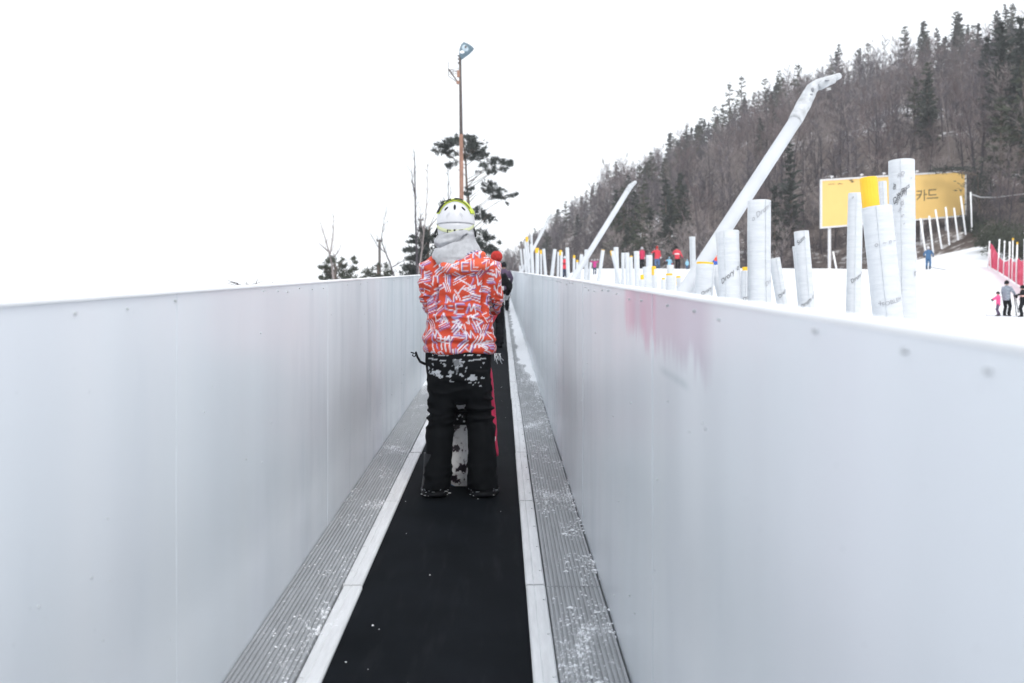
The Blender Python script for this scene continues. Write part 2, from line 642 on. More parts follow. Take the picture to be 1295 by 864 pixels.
def build_wall(x, side, mt, label, yend):
    w = empty('wall', (x, 0, 0), label, 'wall')
    ys = axis([(-1.6, 6, .06), (6, 20, .12), (20, yend, .4)])
    zs = [-.30, 0.0, .12, .25, .4, .55, .7, .85, 1.0, 1.12, 1.22, HW - .009]
    nz = len(zs)
    v, f = [], []

    def off(y, z):
        q = noise.noise((y * .55, side * 9.0, z * .25)) * .012 + noise.noise((y * 1.37 + .6 * noise.noise((y * .31, 4, side)) * 3, side * 5.0, z * .3)) * .004 * (1 + min(2, max(0, (y - 4) / 4)))
        # each sheet is pinned at its seams
        k = abs(math.sin(math.pi * (y - .4) / 2.44))
        return q * (.85 + .15 * k) * (.4 + .6 * math.sin(math.pi * min(1, max(0, z / HW))))
    for y in ys:
        for z in zs:
            v.append((side * (0 + .008) - side * .008 + off(y, z) * 1.0, y, zbelt(y) + z))
    n = len(ys)
    for y in ys:
        for z in zs:
            v.append((side * .035, y, zbelt(y) + z))
    for i in range(n - 1):
        for j in range(nz - 1):
            a, b, c, d = i * nz + j, (i + 1) * nz + j, (i + 1) * nz + j + 1, i * nz + j + 1
            f.append((a, b, c, d) if side < 0 else (a, d, c, b))
            o = n * nz
            f.append((a + o, d + o, c + o, b + o) if side < 0 else (a + o, b + o, c + o, d + o))
    o = n * nz
    me = MB().add(v, f)
    for q in (nz - 1, 0):       # top and bottom edges, not shared, so that they stay crisp
        for i in range(n - 1):
            a, b = i * nz + q, (i + 1) * nz + q
            me.add([v[a], v[b], v[b + o], v[a + o]], [(0, 1, 2, 3)])
    for i in (0, n - 1):
        for j in range(nz - 1):
            a, d = i * nz + j, i * nz + j + 1
            me.add([v[a], v[d], v[d + o], v[a + o]], [(0, 1, 2, 3)])
    me.build('sheet', mt, w, True)
    # rounded cap rail along the top
    m = MB()
    t = .004
    x0, x1 = (-.040, .004) if side < 0 else (-.004, .040)
    rings = []
    for y in ystations(-1.6, yend, .5):
        wob = noise.noise((y * .7, side * 3, 2)) * .0015
        zt = zbelt(y) + HW + wob
        rings.append([(x0, y, zt - .0095), (x1, y, zt - .0095), (x1, y, zt - t), (x1 - t * .3, y, zt - t * .3), (x1 - t, y, zt), (x0 + t, y, zt), (x0 + t * .3, y, zt - t * .3), (x0, y, zt - t)])
    m.loft(rings)
    m.build('top_rail', M['rail'], w, False)
    # screw heads under the rail and down the seams
    m = MB()
    r2 = random.Random(11 + side)
    fx = -side * .006
    y = -1.0
    while y < yend - 6:
        z = HW - .034 + r2.uniform(-.010, .010)
        if r2.random() < .8:
            m.tube([(off(y, z) - fx * .3, y, zbelt(y) + z), (off(y, z) + fx, y, zbelt(y) + z)], r2.uniform(.0025, .0045), 8)
        y += r2.choice((.18, .25, .30, .30, .36))
    for k in range(60):
        y, z = r2.uniform(1.2, 16), r2.uniform(.05, 1.15)
        m.tube([(off(y, z) - fx * .3, y, zbelt(y) + z), (off(y, z) + fx * .7, y, zbelt(y) + z)], r2.uniform(.0015, .0032), 7)
    m.build('screws', M['screw'], w)
    # seams between sheets
    m = MB()
    y = .4 + 2.44
    while y < 9:
        pts = [(off(y, z) - side * .0008, y, zbelt(y) + z) for z in zs[1:]]
        m.tube(pts, .0009, 5)
        y += 2.44
    m.build('seams', M['seam'], w)
    return w
build_wall(XWL, -1, M['wall_l'], 'long white sheet wall on the side of the lamp pole and pines', 60)
build_wall(XWR, 1, M['wall_r'], 'long white sheet wall with a faded pink poster, on the side of the padded posts', 56)

# snow lying on the lift: drift against the right wall, flecks everywhere
def drift(x0, x1, y0, y1, h, seed, name, label):
    v, f = [], []
    nx, ny = 14, 90
    for j in range(ny + 1):
        for i in range(nx + 1):
            s, t = i / nx, j / ny
            x, y = x0 + (x1 - x0) * s, y0 + (y1 - y0) * t
            k = noise.noise((x * 9, y * 1.6, seed)) * .6 + noise.noise((x * 22, y * 8, seed)) * .35
            env = sstep(0, .22, t) * sstep(1, .95, t) * (s if x1 > x0 else s)
            z = h * (env * 1.7 + k * .8 - .50) - .004
            v.append((x, y, zbelt(y) + max(-.03, z)))
    for j in range(ny):
        for i in range(nx):
            q = (j * (nx + 1) + i, j * (nx + 1) + i + 1, (j + 1) * (nx + 1) + i + 1, (j + 1) * (nx + 1) + i)
            f.append(q if x1 > x0 else tuple(reversed(q)))
    o = MB().add(v, f).build(name, M['snow'], None, True)
    tag(o, label, kind='stuff')
drift(.17, .4335, 8.6, 50, .042, 4, 'snow_drift', 'snow packed on the walkway against the poster wall')
drift(-.67, -.925, 9.4, 30, .016, 8, 'snow_drift', 'snow packed on the walkway beside the plain wall')
m = MB()
r2 = random.Random(21)
for k in range(4800):
    yy = 2.0 + 13 * r2.random() ** 1.3
    if k < 60:
        x = r2.uniform(XB0 + .03, XB1 - .02)
        dz, sc = -.0055, r2.uniform(.002, .006)
        if r2.random() < .12:
            sc *= 2
    elif k < 3700:
        x = XSR + (XWR - XSR) * r2.random() ** .7
        dz, sc = .0015, r2.uniform(.002, .0065) * (1.9 if r2.random() < .10 else 1)
    else:
        x = XSL + (XWL - XSL) * r2.random() ** .9
        dz, sc = .0015, r2.uniform(.002, .0055)
    # clumped
    if noise.noise((x * 6, yy * 2.3, 3)) + .35 * noise.noise((x * 22, yy * 12, 3)) < (.12 if x < 0 else .0) and k >= 60:
        continue
    n = 6
    ax, ay = sc * r2.uniform(.7, 1.9), sc * r2.uniform(.6, 1.4)
    base = [(x + ax * math.cos(6.283 * i / n) * r2.uniform(.7, 1.2), yy + ay * math.sin(6.283 * i / n) * r2.uniform(.7, 1.2)) for i in range(n)]
    vs = [(p, q, zbelt(q) + dz - .003) for p, q in base] + [(x, yy, zbelt(yy) + dz + sc * .45)]
    m.add(vs, [(i, (i + 1) % n, n) for i in range(n)])
o = m.build('snow_flecks', M['snow'])
tag(o, 'loose flecks of snow scattered on the belt and walkways', kind='stuff')
# ------------------------------------------------------------------ padded posts
def wrap_text(body, size, radius, ang, zc, tilt, shear=.35):
    """letters bent round a post of this radius; ang: where the middle of the word faces, 0 = towards -Y"""
    cu = bpy.data.curves.new('lettering', 'FONT')
    cu.body = body
    cu.size = size
    cu.shear = shear
    cu.align_x, cu.align_y = 'CENTER', 'CENTER'
    cu.resolution_u = 3
    ob = bpy.data.objects.new('tmp', cu)
    COL.objects.link(ob)
    dg = bpy.context.evaluated_depsgraph_get()
    me = bpy.data.meshes.new_from_object(ob.evaluated_get(dg))
    bpy.data.objects.remove(ob)
    bpy.data.curves.remove(cu)
    a = co(me)
    ct, st = math.cos(tilt), math.sin(tilt)
    x, y = a[:, 0] * ct - a[:, 1] * st, a[:, 0] * st + a[:, 1] * ct
    th = x / radius + ang
    r = radius + .0035
    out = np.stack([r * np.sin(th), -r * np.cos(th), zc + y], 1)
    set_co(me, out)
    me.materials.clear()
    return me


def post(top, bot, D, label, Z=None, cap=None, words=(), soft=1.0, n=20, colour='white_pad', group='white padded posts behind the lift wall', core=False, hole=False):
    """top / bot: photo points on the post's axis; D: real diameter of the padding"""
    t, b = P(top[0], top[1], Z), P(bot[0], bot[1], Z)
    d = (t - b).normalized()
    base = b - d * ((b.z - T(b.x, b.y)) / max(.3, d.z))
    base -= d * .15
    L = (t - base).length
    e = empty('padded_post', base, label, 'post', group)
    q = Vector((0, 0, 1)).rotation_difference(d)
    e.rotation_mode = 'QUATERNION'
    e.rotation_quaternion = q
    r = D / 2
    capH = 0
    rows = []
    k = max(3, int(L / (.06 if Z < 16 else .3)))
    sd = hash((int(top[0]), int(top[1]))) % 97
    for i in range(k + 1):
        z = L * i / k
        rr_ = r * (1 + .02 * noise.noise((z * 3.1, sd, 0)) + (.022 * noise.noise((z * 11, sd, 7)) if Z < 16 else 0))
        rows.append((z, .012 * noise.noise((z * .8, sd, 2)), 0, rr_, rr_ * .98))
    rows.append((L + .004, 0, 0, r * .93, r * .93))
    if hole:       # the wrapped sleeve stands open at the top
        rows += [(L + .004, 0, 0, r * .78, r * .78), (L - .12, 0, 0, r * .74, r * .74)]
    MB().rings(rows, n).build('padding', M[colour], e, True)
    if Z < 16:   # overlapping edge of the wrap
        m = MB()
        ang = random.Random(sd).uniform(-.9, .9)
        m.tube([((r + .001) * math.sin(ang + .03 * noise.noise((z, sd, 1))), -(r + .001) * math.cos(ang), z) for z in [L * i / 24 for i in range(25)]], .0035, 5)
        m.build('seam', M['pad_grey'], e)
    if cap:
        ch, cr, off, zoff = cap
        MB().rings([(L + zoff - .1, off, 0, cr, cr), (L + zoff + ch * .97, off, 0, cr, cr), (L + zoff + ch, off, 0, cr * .88, cr * .88)], 18).build('yellow_cap', M['yellow'], e, False)
    for w in words:
        body, size, ang, zz, tilt = w[:5]
        mt = M[w[5]] if len(w) > 5 else M['ink']
        link('lettering', wrap_text(body, size, r * 1.02, ang, L - zz, tilt, w[6] if len(w) > 6 else .35), mt, e)
    return e


def zw(D, w):
    return F * D / w
DI = math.radians(38)
# the eleven near ones
post((960, 254.5), (961, 384), .20, 'tall thick white padded post, slanting script near its top, a leaning thin post beside it', Z=zw(.2, 29.2), hole=False,
     words=[('o Drum o', .060, .0, .10, DI, 'ink_grey', .5), ('Dru o', .05, .65, .70, DI, 'ink_grey', .5)])
post((921, 292.5), (924, 378), .185, 'white padded post with one slanting script across its middle, beside the nearest slanted pole', Z=zw(.185, 27),
     words=[('Drory  o o', .058, -.05, .37, DI, 'ink', .5)])
post((910.5, 293), (916, 378), .10, 'thin white padded post pressed against the script post behind the nearest slanted pole', Z=10.6, words=[])
post((892.5, 335), (890, 372), .20, 'short fat white padded post with a thin yellow rim under the nearest slanted pole', Z=zw(.2, 24), cap=(.025, .089, -.008, .0),
     words=[('o Drory', .052, -.15, .30, DI, 'ink', .5)])
post((904, 336), (913, 374), .11, 'thin white leaning post tucked behind the short post with a pale yellow rim', Z=11.4, words=[('Dro', .05, 0, .32, DI)])
post((942.2, 343), (942, 382), .095, 'slim white padded post with a square yellow cap, between two thick script posts', Z=zw(.095, 11), cap=(.045, .03, 0, 0), words=[('o Drem', .055, .0, .30, DI)])
post((980, 327), (990, 388), .13, 'thin white post leaning away behind the tall thick script post', Z=zw(.13, 14), words=[('Drean', .055, .1, .42, DI)])
post((1013.5, 293), (1021, 391), .155, 'white padded post leaning with script at its top and foot, standing alone before the snow', Z=zw(.155, 18.6), words=[('Sum', .06, -.5, .10, DI), ('Drum o Dn', .06, .25, .72, DI)])
post((1006, 312), (1013, 388), .07, 'thin white stick showing behind the lone leaning script post', Z=11.0, words=[('Dr', .04, .4, .5, DI)])
post((1082, 245), (1079, 402), .165, 'pale tapered white padded post, beside the post with the tall yellow sleeve', Z=zw(.165, 18.5), words=[('Drum o', .06, .15, .95, DI), ('o', .04, -.7, .05, 0), ], soft=1)
post((1109, 262), (1123, 404), .225, 'fat white padded post with a tall yellow sleeve on top and grey block letters', Z=zw(.225, 37), cap=(.235, .065, -.045, 0), n=32,
     words=[('FOBLEM', .046, .05, .74, .20, 'ink_grey', .1), ('+', .07, -.75, .745, 0, 'ink_grey', 0), ('o  ~ n ~', .055, .0, .285, .12, 'ink_grey', .2)])
post((1116, 230), (1119, 300), .066, 'bare white stick standing right behind the yellow sleeve', Z=8.25)
post((1140, 203.5), (1143, 402), .22, 'tallest white padded post, with dark smeared scribbles, in front of the yellow billboard', Z=zw(.22, 31.5), n=28,
     words=[('Dmny', .066, -.62, .33, .75, 'ink', .6), ('wB', .06, -.55, .30, .5, 'ink', .5), ('ecs', .05, -.1, .255, .6, 'ink', .6), ('Sm', .05, -.75, .37, 1.1, 'ink', .5), ('gy', .05, -.45, .385, .8, 'ink_grey', .5), ('oD', .045, -.45, .13, .1, 'ink_grey', .3), ('mm', .035, -.5, .15, .1, 'ink_grey', .3), ('d', .06, -1.0, .245, .2, 'ink', .2), ('b', .05, -.95, .225, .2, 'ink', .2), ('vs', .03, .35, .17, DI, 'ink_grey', .5), ('ws', .04, -.6, .45, 1.0, 'ink_grey', .5), ('cn', .035, -.4, .50, .6, 'ink_grey', .5), ('w', .03, -.3, .57, .4, 'ink_grey', .5), ('Dru', .045, .75, 1.0, DI, 'ink', .5)])
# the further row, one after another up the lift
rows = [
    ((875.5, 300), (876, 368), .075, 12.4, None, 'short white post whose flat top shows behind the nearest slanted pole'),
    ((858, 352), (858, 368), .07, 13, (.03, .03, 0, 0), 'stub white post with a small yellow cap just left of the nearest slanted pole'),
    ((848, 349), (848, 370), .14, 15, (.035, .05, -.02, 0), 'short white post with broad yellow cap and scribbles, under the child in light blue'),
    ((847.5, 335.6), (848, 360), .13, 18, None, 'white post standing right below the child in light blue'),
    ((839, 354), (839, 368), .09, 17, (.035, .03, 0, 0), 'low white post with a narrow yellow cap, alone between broader ones'),
    ((827.5, 341), (828, 366), .085, 18, (.06, .04, -.01, 0), 'white post with a yellow cap, beneath the person in jeans'),
    ((821, 323), (821, 364), .12, 18.5, None, 'white post with a flat top between the person in jeans and the crimson jacket'),
    ((818, 338), (818, 363), .16, 17.5, None, 'short fat white post at the foot of the flat topped one'),
    ((812, 354), (812, 362), .09, 16.5, (.085, .03, 0, 0), 'low white post with a tall yellow stub below the crimson jacket'),
    ((805, 318), (806, 361), .11, 20, None, 'straight white post just left of the crimson jacket'),
    ((797.8, 325.5), (799, 360), .085, 22, (.03, .03, .01, 0), 'white post with a tiny yellow tip, left of a straight plain one'),
    ((793, 320), (794, 359), .10, 23, None, 'plain white post, right one of a level pair'),
    ((788, 320), (788, 358), .08, 23.4, None, 'plain white post, left one of a level pair'),
    ((779, 313), (780, 357), .12, 24.5, None, 'tall straight white post with a thin one leaning across it'),
    ((774, 318), (784, 360), .085, 24, (.02, .03, -.02, 0), 'thin white post leaning across a tall straight one'),
    ((762.5, 317), (757, 356), .10, 27, (.02, .045, 0, 0), 'white post leaning to the right with a pale yellow top'),
    ((747, 332), (745, 352), .07, 28, None, 'short thin white post in front of the figure in magenta'),
    ((742, 316), (741, 352), .12, 28, None, 'white post at the foot of the middle slanted pole'),
    ((735.5, 322), (733, 351), .10, 29, None, 'white post half behind the middle slanted pole'),
    ((730, 332), (729.5, 351), .075, 29.5, (.07, .033, 0, 0), 'short white post with a lemon cap, left of the middle slanted pole'),
    ((726, 327), (725.5, 350), .08, 31, (.10, .035, 0, 0), 'white post with a yellow cap, two away from the middle slanted pole'),
    ((717.3, 313.4), (718.5, 349), .12, 32, None, 'tall white post just right of the person in red and black'),
    ((710, 319), (710, 349), .095, 33, (.06, .05, -.03, 0), 'white post with a yellow tip beside the person in red and black'),
    ((706, 319), (705.5, 348), .075, 34, None, 'thin white post touching one with a yellow tip'),
    ((701.7, 315.5), (698, 348), .12, 34, None, 'white post leaning right at the gap in the row'),
    ((687.5, 315), (690, 347), .11, 36, None, 'white post leaning left at the gap in the row'),
    ((684, 318), (684.5, 346), .07, 38, (.05, .04, 0, 0), 'thin white post with a small yellow cap by the gap'),
    ((679.5, 317), (679.5, 346), .15, 39, (.10, .08, -.01, 0), 'broad white post with an orange yellow cap in the far cluster'),
    ((672, 309), (673.5, 345), .14, 41, None, 'broad white post in the middle of the far cluster'),
    ((672.3, 297), (674, 344), .08, 42, None, 'tallest thin white post of the far cluster'),
    ((667, 303), (669.5, 345), .10, 43, (.12, .06, -.02, 0), 'white leaning post with a pale yellow top in the far cluster'),
    ((664, 305), (668, 344), .09, 44, None, 'white leaning post next to the pale yellow top'),
    ((662.5, 315), (665, 344), .09, 45, None, 'white post second from the far end of the lift wall'),
    ((658.3, 315), (661, 343), .09, 46, None, 'thin white post nearest the far end of the lift wall'),
    ((657.3, 336), (658, 343), .09, 47, None, 'stub of a white post at the far end of the lift wall'),
]
for i, (t, b, D, Z, cap, lab) in enumerate(rows):
    w = [('Dru o', .06, .1, .22, DI)] if lab.startswith('short white post with a broad') else ()
    post(t, b, D, lab, Z=Z, cap=cap, words=w, n=14)


# ------------------------------------------------------------------ slanted poles with bent heads
def boom(p0, p1, head, D, label, tape=True):
    """p0,p1: (u,v,Z) axis of the white pole; head: further axis points"""
    a, b = P(*p0), P(*p1)
    d = (b - a).normalized()
    g = T(a.x, a.y)
    base = a - d * ((a.z - g) / d.z + .2)
    e = empty('slanted_pole', base, label, 'pole', 'slanted white poles along the lift')
    r = D / 2
    pts = [base.lerp(b, i / 12) - base for i in range(13)]
    MB().tube(pts, [r * (1.04 - .06 * i / 12) for i in range(13)], 20).build('shaft', M['boom'], e, True)
    if head:
        hp = [b - d * D * .6] + [P(*h[:3]) for h in head]
        hr = [r * 1.06] + [h[3] for h in head]
        # densify
        q, qr = [], []
        for i in range(len(hp) - 1):
            for k in range(6):
                t = k / 6
                q.append(hp[i].lerp(hp[i + 1], t) - base)
                qr.append((hr[i] + (hr[i + 1] - hr[i]) * t) * (1 + .07 * noise.noise((i * 3 + t * 4, p0[0], 0))))
        q.append(hp[-1] - base)
        qr.append(hr[-1])
        hd = MB().tube(q, qr, 16).build('wrapped_head', M['tape'], e, True)
    return e, base
e, base = boom((868, 365, 11.2), (1009, 148, 12.6), [(1016, 133, 12.7, .094), (1027, 112, 12.75, .078), (1035, 106, 12.8, .064), (1062, 96, 12.9, .040)], .166,
               'nearest and longest slanted white pole, its grey wrapped head bent over')
m = MB()
hp = [P(1036, 110, 12.72), P(1046, 104, 12.74), P(1055, 102, 12.78)]
m.tube([p - base for p in hp], [.05, .055, .035], 12)
m.build('nozzle', M['tape'], e, True)
m = MB()
for u, v, ru, rv in ((1027.5, 114, .022, .035), (1025, 120, .035, .018), (1046, 102, .035, .010)):
    m.ball(P(u, v, 12.66) - base, (ru, .025, rv), 10, 6)
m.build('torn_patch', M['tape_dark'], e, True)
boom((737, 333, 27), (794, 241, 29), [(797, 236, 29.1, .078), (804, 230, 29.2, .045)], .155, 'middle slanted white pole with a stubby grey head')
boom((676, 312, 46), (692, 281, 47), [(694, 276, 47.1, .07), (697, 271, 47.2, .04)], .14, 'farthest and shortest slanted white pole, near the end of the lift wall')

# ------------------------------------------------------------------ billboard
Zb = 96.0
bl, br = P(1039.5, 287, Zb), P(1220, 272, Zb + 2)
tl, tr = P(1039.5, 229, Zb), P(1220, 217.5, Zb + 2)
bd = empty('billboard', (bl.x, bl.y, T(bl.x, bl.y)), 'yellow billboard with brown lettering on pale posts before the wooded hill', 'billboard')
o0 = Vector(bd.location)
ex = (br - bl)
W = ex.length
ex.normalize()
ez = (tl - bl)
Hb = ez.length
ez = Vector((0, 0, 1))
slope = ((br.z - bl.z)) / W
shear = Vector((0, 0, 0))
ey = ez.cross(ex).normalized()        # away from the camera
if ey.y < 0:
    ey = -ey
dzr = ((tr.z - br.z) - (tl.z - bl.z)) / W


def bp(x, z, d=0.0):
    """point on the board: x along, z up, d towards the viewer"""
    return bl + ex * x + ez * (z * (1 + dzr * x / Hb)) - ey * d - o0


def bquad(m, x0, x1, z0, z1, d0, d1):
    vs = [bp(x, z, d) for d in (d0, d1) for x, z in ((x0, z0), (x1, z0), (x1, z1), (x0, z1))]
    m.add(vs, [(3, 2, 1, 0), (4, 5, 6, 7), (0, 1, 5, 4), (1, 2, 6, 5), (2, 3, 7, 6), (3, 0, 4, 7)])


m = MB(); bquad(m, 0, W, 0, Hb, -.12, 0); m.build('panel', M['board_yellow'], bd)
m = MB()
t = .16
bquad(m, -t, 0, -t, Hb + t, -.15, .06); bquad(m, W, W + t, -t, Hb + t, -.15, .06)
bquad(m, 0, W, -t, 0, -.15, .06); bquad(m, 0, W, Hb, Hb + t, -.15, .06)
m.build('frame', M['board_frame'], bd)
for u in (1050.5, 1056, 1083, 1167, 1199):
    x = (u - 1039.5) / 180.5 * W
    if u == 1083 or u == 1056:
        continue
    q = bp(x, -.2, -.3) + o0
    g = hill_pt(u, .03)
    m = MB()
    gz = min(T(q.x, q.y), q.z - 2.5) - 1.0
    m.tube([(q.x - o0.x, q.y - o0.y, gz - o0.z), Vector((q.x, q.y, q.z + Hb)) - o0], .16, 8)
    m.build('support', M['board_frame'], bd)
for u in (1051, 1088, 1116, 1150, 1158, 1205):   # lamps on the top edge
    x = (u - 1039.5) / 180.5 * W
    m = MB()
    m.tube([bp(x, Hb + .14, -.05), bp(x, Hb + .30, .1)], .05, 6)
    m.ball(bp(x, Hb + .34, .15), (.18, .14, .10), 8, 6)
    m.build('lamp', M['board_frame'], bd)
m = MB()
kx = W / 180.5


def stroke(pts, w):
    """pts in photo pixels over the board"""
    q = []
    for u, v in pts:
        x = (u - 1039.5) * kx
        vb = 287 + (272 - 287) * (u - 1039.5) / 180.5
        q.append((x, (vb - v) * kx * .985))
    for (x0, z0), (x1, z1) in zip(q, q[1:]):
        dx, dz = x1 - x0, z1 - z0
        L = math.hypot(dx, dz)
        nx, nz = -dz / L * w / 2, dx / L * w / 2
        sx, sz = dx / L * w / 2, dz / L * w / 2
        vs = [bp(x0 - sx + nx, z0 - sz + nz, .02), bp(x0 - sx - nx, z0 - sz - nz, .02), bp(x1 + sx - nx, z1 + sz - nz, .02), bp(x1 + sx + nx, z1 + sz + nz, .02)]
        m.add(vs, [(0, 1, 2, 3), (3, 2, 1, 0)][:1])
sw = .115
# the last syllables of the word: (n) kha deu
stroke([(1154.4, 243), (1154.4, 251)], sw)
stroke([(1150, 252), (1150, 255), (1155.5, 254.6)], sw)
stroke([(1159, 243), (1164.5, 242.6), (1164, 246), (1162, 250), (1159, 253)], sw)
stroke([(1158.6, 247.6), (1163.6, 247.2)], sw)
stroke([(1168, 241.5), (1168, 254)], sw)
stroke([(1168, 247), (1170.8, 246.8)], sw)
stroke([(1182.6, 240.6), (1174, 241.2), (1174, 247.6), (1182.6, 247)], sw)
stroke([(1171.8, 251.6), (1185, 250.6)], sw)
m.build('lettering', M['board_text'], bd)
m = MB()
r2 = random.Random(5)
for k in range(9):
    u = 1047.5 + k * 1.75 + (2.5 if k > 4 else 0)
    stroke([(u, 236.6 - .1 * k), (u + 1.1, 236.5 - .1 * k)], .035)
    stroke([(u + .5, 235.9 - .1 * k), (u + .5, 237.0 - .1 * k)], .03)
stroke([(1061, 235.2), (1061.4, 235.2)], .09)
stroke([(1074, 231.6), (1076, 230.6), (1077, 232.4), (1078.8, 232.8)], .11)
stroke([(1075.5, 233), (1077.5, 233.4)], .09)
m.build('small_print', M['board_text'], bd)

# ------------------------------------------------------------------ stakes, red net fence, cable
def stake(uv_b, uv_t, label, dia, group, name='stake', y0=60, Z=None):
    b = hit(*uv_b, y0=y0) if Z is None else P(*uv_b, Z)
    t = P(uv_t[0], uv_t[1], b.y)
    d = t - b
    e = MB().tube([-d.normalized() * .5, d * .5, d], dia / 2, 8).build(name, M['rail'], None, True, b)
    return tag(e, label, 'stake', group)
SL_ = [((1158, 322), (1152.5, 281)), ((1170, 316), (1164, 276)), ((1179.5, 313), (1175, 273)), ((1190, 308), (1183, 265)), ((1200, 303), (1196, 262)), ((1211, 297), (1206.5, 263)), ((1220.5, 290), (1215, 248))]
nm = ['first', 'second', 'third', 'fourth', 'fifth', 'sixth', 'last']
for i, (b, t) in enumerate(SL_):
    stake(b, t, f'thin white leaning stake, {nm[i]} from the snow in the row below the billboard', .16, 'white stakes below the billboard', Z=86 + i * .35)
stake((1229, 286), (1227.5, 243), 'thin white upright stake just beyond the corner of the billboard', .14, 'white stakes below the billboard', Z=88)
stake((1057, 336), (1053.5, 318), 'short white stake leaning on the snow crest below the billboard', .14, None, Z=80)

nf = empty('net_fence', hit(1262, 350), 'red safety net fence on white poles along the snow slope', 'net fence')
n0 = Vector(nf.location)
poles = [((1249, 338), (1251.5, 306)), ((1253, 340), (1252, 316)), ((1262, 345), (1264, 304)), ((1269, 350), (1270.5, 306)), ((1276, 354), (1277, 307)), ((1280, 357), (1281, 303)), ((1285, 361), (1286.5, 308)), ((1295, 366), (1296, 304)), ((1308, 374), (1309, 306)), ((1322, 383), (1323, 310))]
tops, bots = [], []
for i, (b, t) in enumerate(poles):
    q = hit(*b)
    w = P(t[0], t[1], q.y)
    tops.append(w); bots.append(q)
    d = w - q
    MB().tube([q - d * .15 - n0, w - n0], .05 if i not in (3, 5) else .04, 8).build('pole', M['rail'], nf, True)
    MB().tube([w - d * .02 - n0, w + d * .03 - n0], .06, 8).build('pole_cap', M['yellow'] if i in (5, 6) else M['rail'], nf)
m = MB()
idx = [0, 2, 4, 6, 7, 8, 9]
frac = {0: .93, 2: .42, 4: .55, 6: .62, 7: .68, 8: .7, 9: .7}
NX, NZ = 12, 10
grid = []
for a, b in zip(idx, idx[1:]):
    for i in range(NX + (1 if b == idx[-1] else 0)):
        s = i / NX
        bt = bots[a].lerp(bots[b], s)
        tp = tops[a].lerp(tops[b], s)
        fr = frac[a] + (frac[b] - frac[a]) * s - (.10 if a else .02) * math.sin(math.pi * s)
        row = []
        for j in range(NZ + 1):
            q = bt.lerp(tp, fr * j / NZ + .02)
            q = q + Vector((0, 1, 0)) * .12 * noise.noise((a * 3 + s * 6, j * .25, 1)) + Vector((0, -.16, 0))
            row.append(q - n0)
        grid.append(row)
vs = [p for r_ in grid for p in r_]
h = NZ + 1
m.add(vs, [(i * h + j, (i + 1) * h + j, (i + 1) * h + j + 1, i * h + j + 1) for i in range(len(grid) - 1) for j in range(NZ)])
ob = m.build('net', M['net'], nf, True)
sm = ob.modifiers.new('thick', 'SOLIDIFY'); sm.thickness = .02
# a lower sheet of netting hung flat between the poles
cb = [P(1229, 246, 88), P(1240, 249.5, 88), P(1255, 250, 88), P(1270, 248.5, 88), P(1285, 246.5, 88), P(1320, 243, 88)]
tag(MB().tube(cb, .06, 6).build('pipe', M['pipe'], None, True), 'pale pipe strung along the bank above the dark hedge', 'pipe')
# ------------------------------------------------------------------ people
def nz(p, fx, fy, fz, s=0):
    return noise.noise((p[0] * fx + s, p[1] * fy, p[2] * fz))


def elbow(s, h, out, drop=0.0):
    m = (s + h) / 2
    return m + out + Vector((0, 0, -drop))


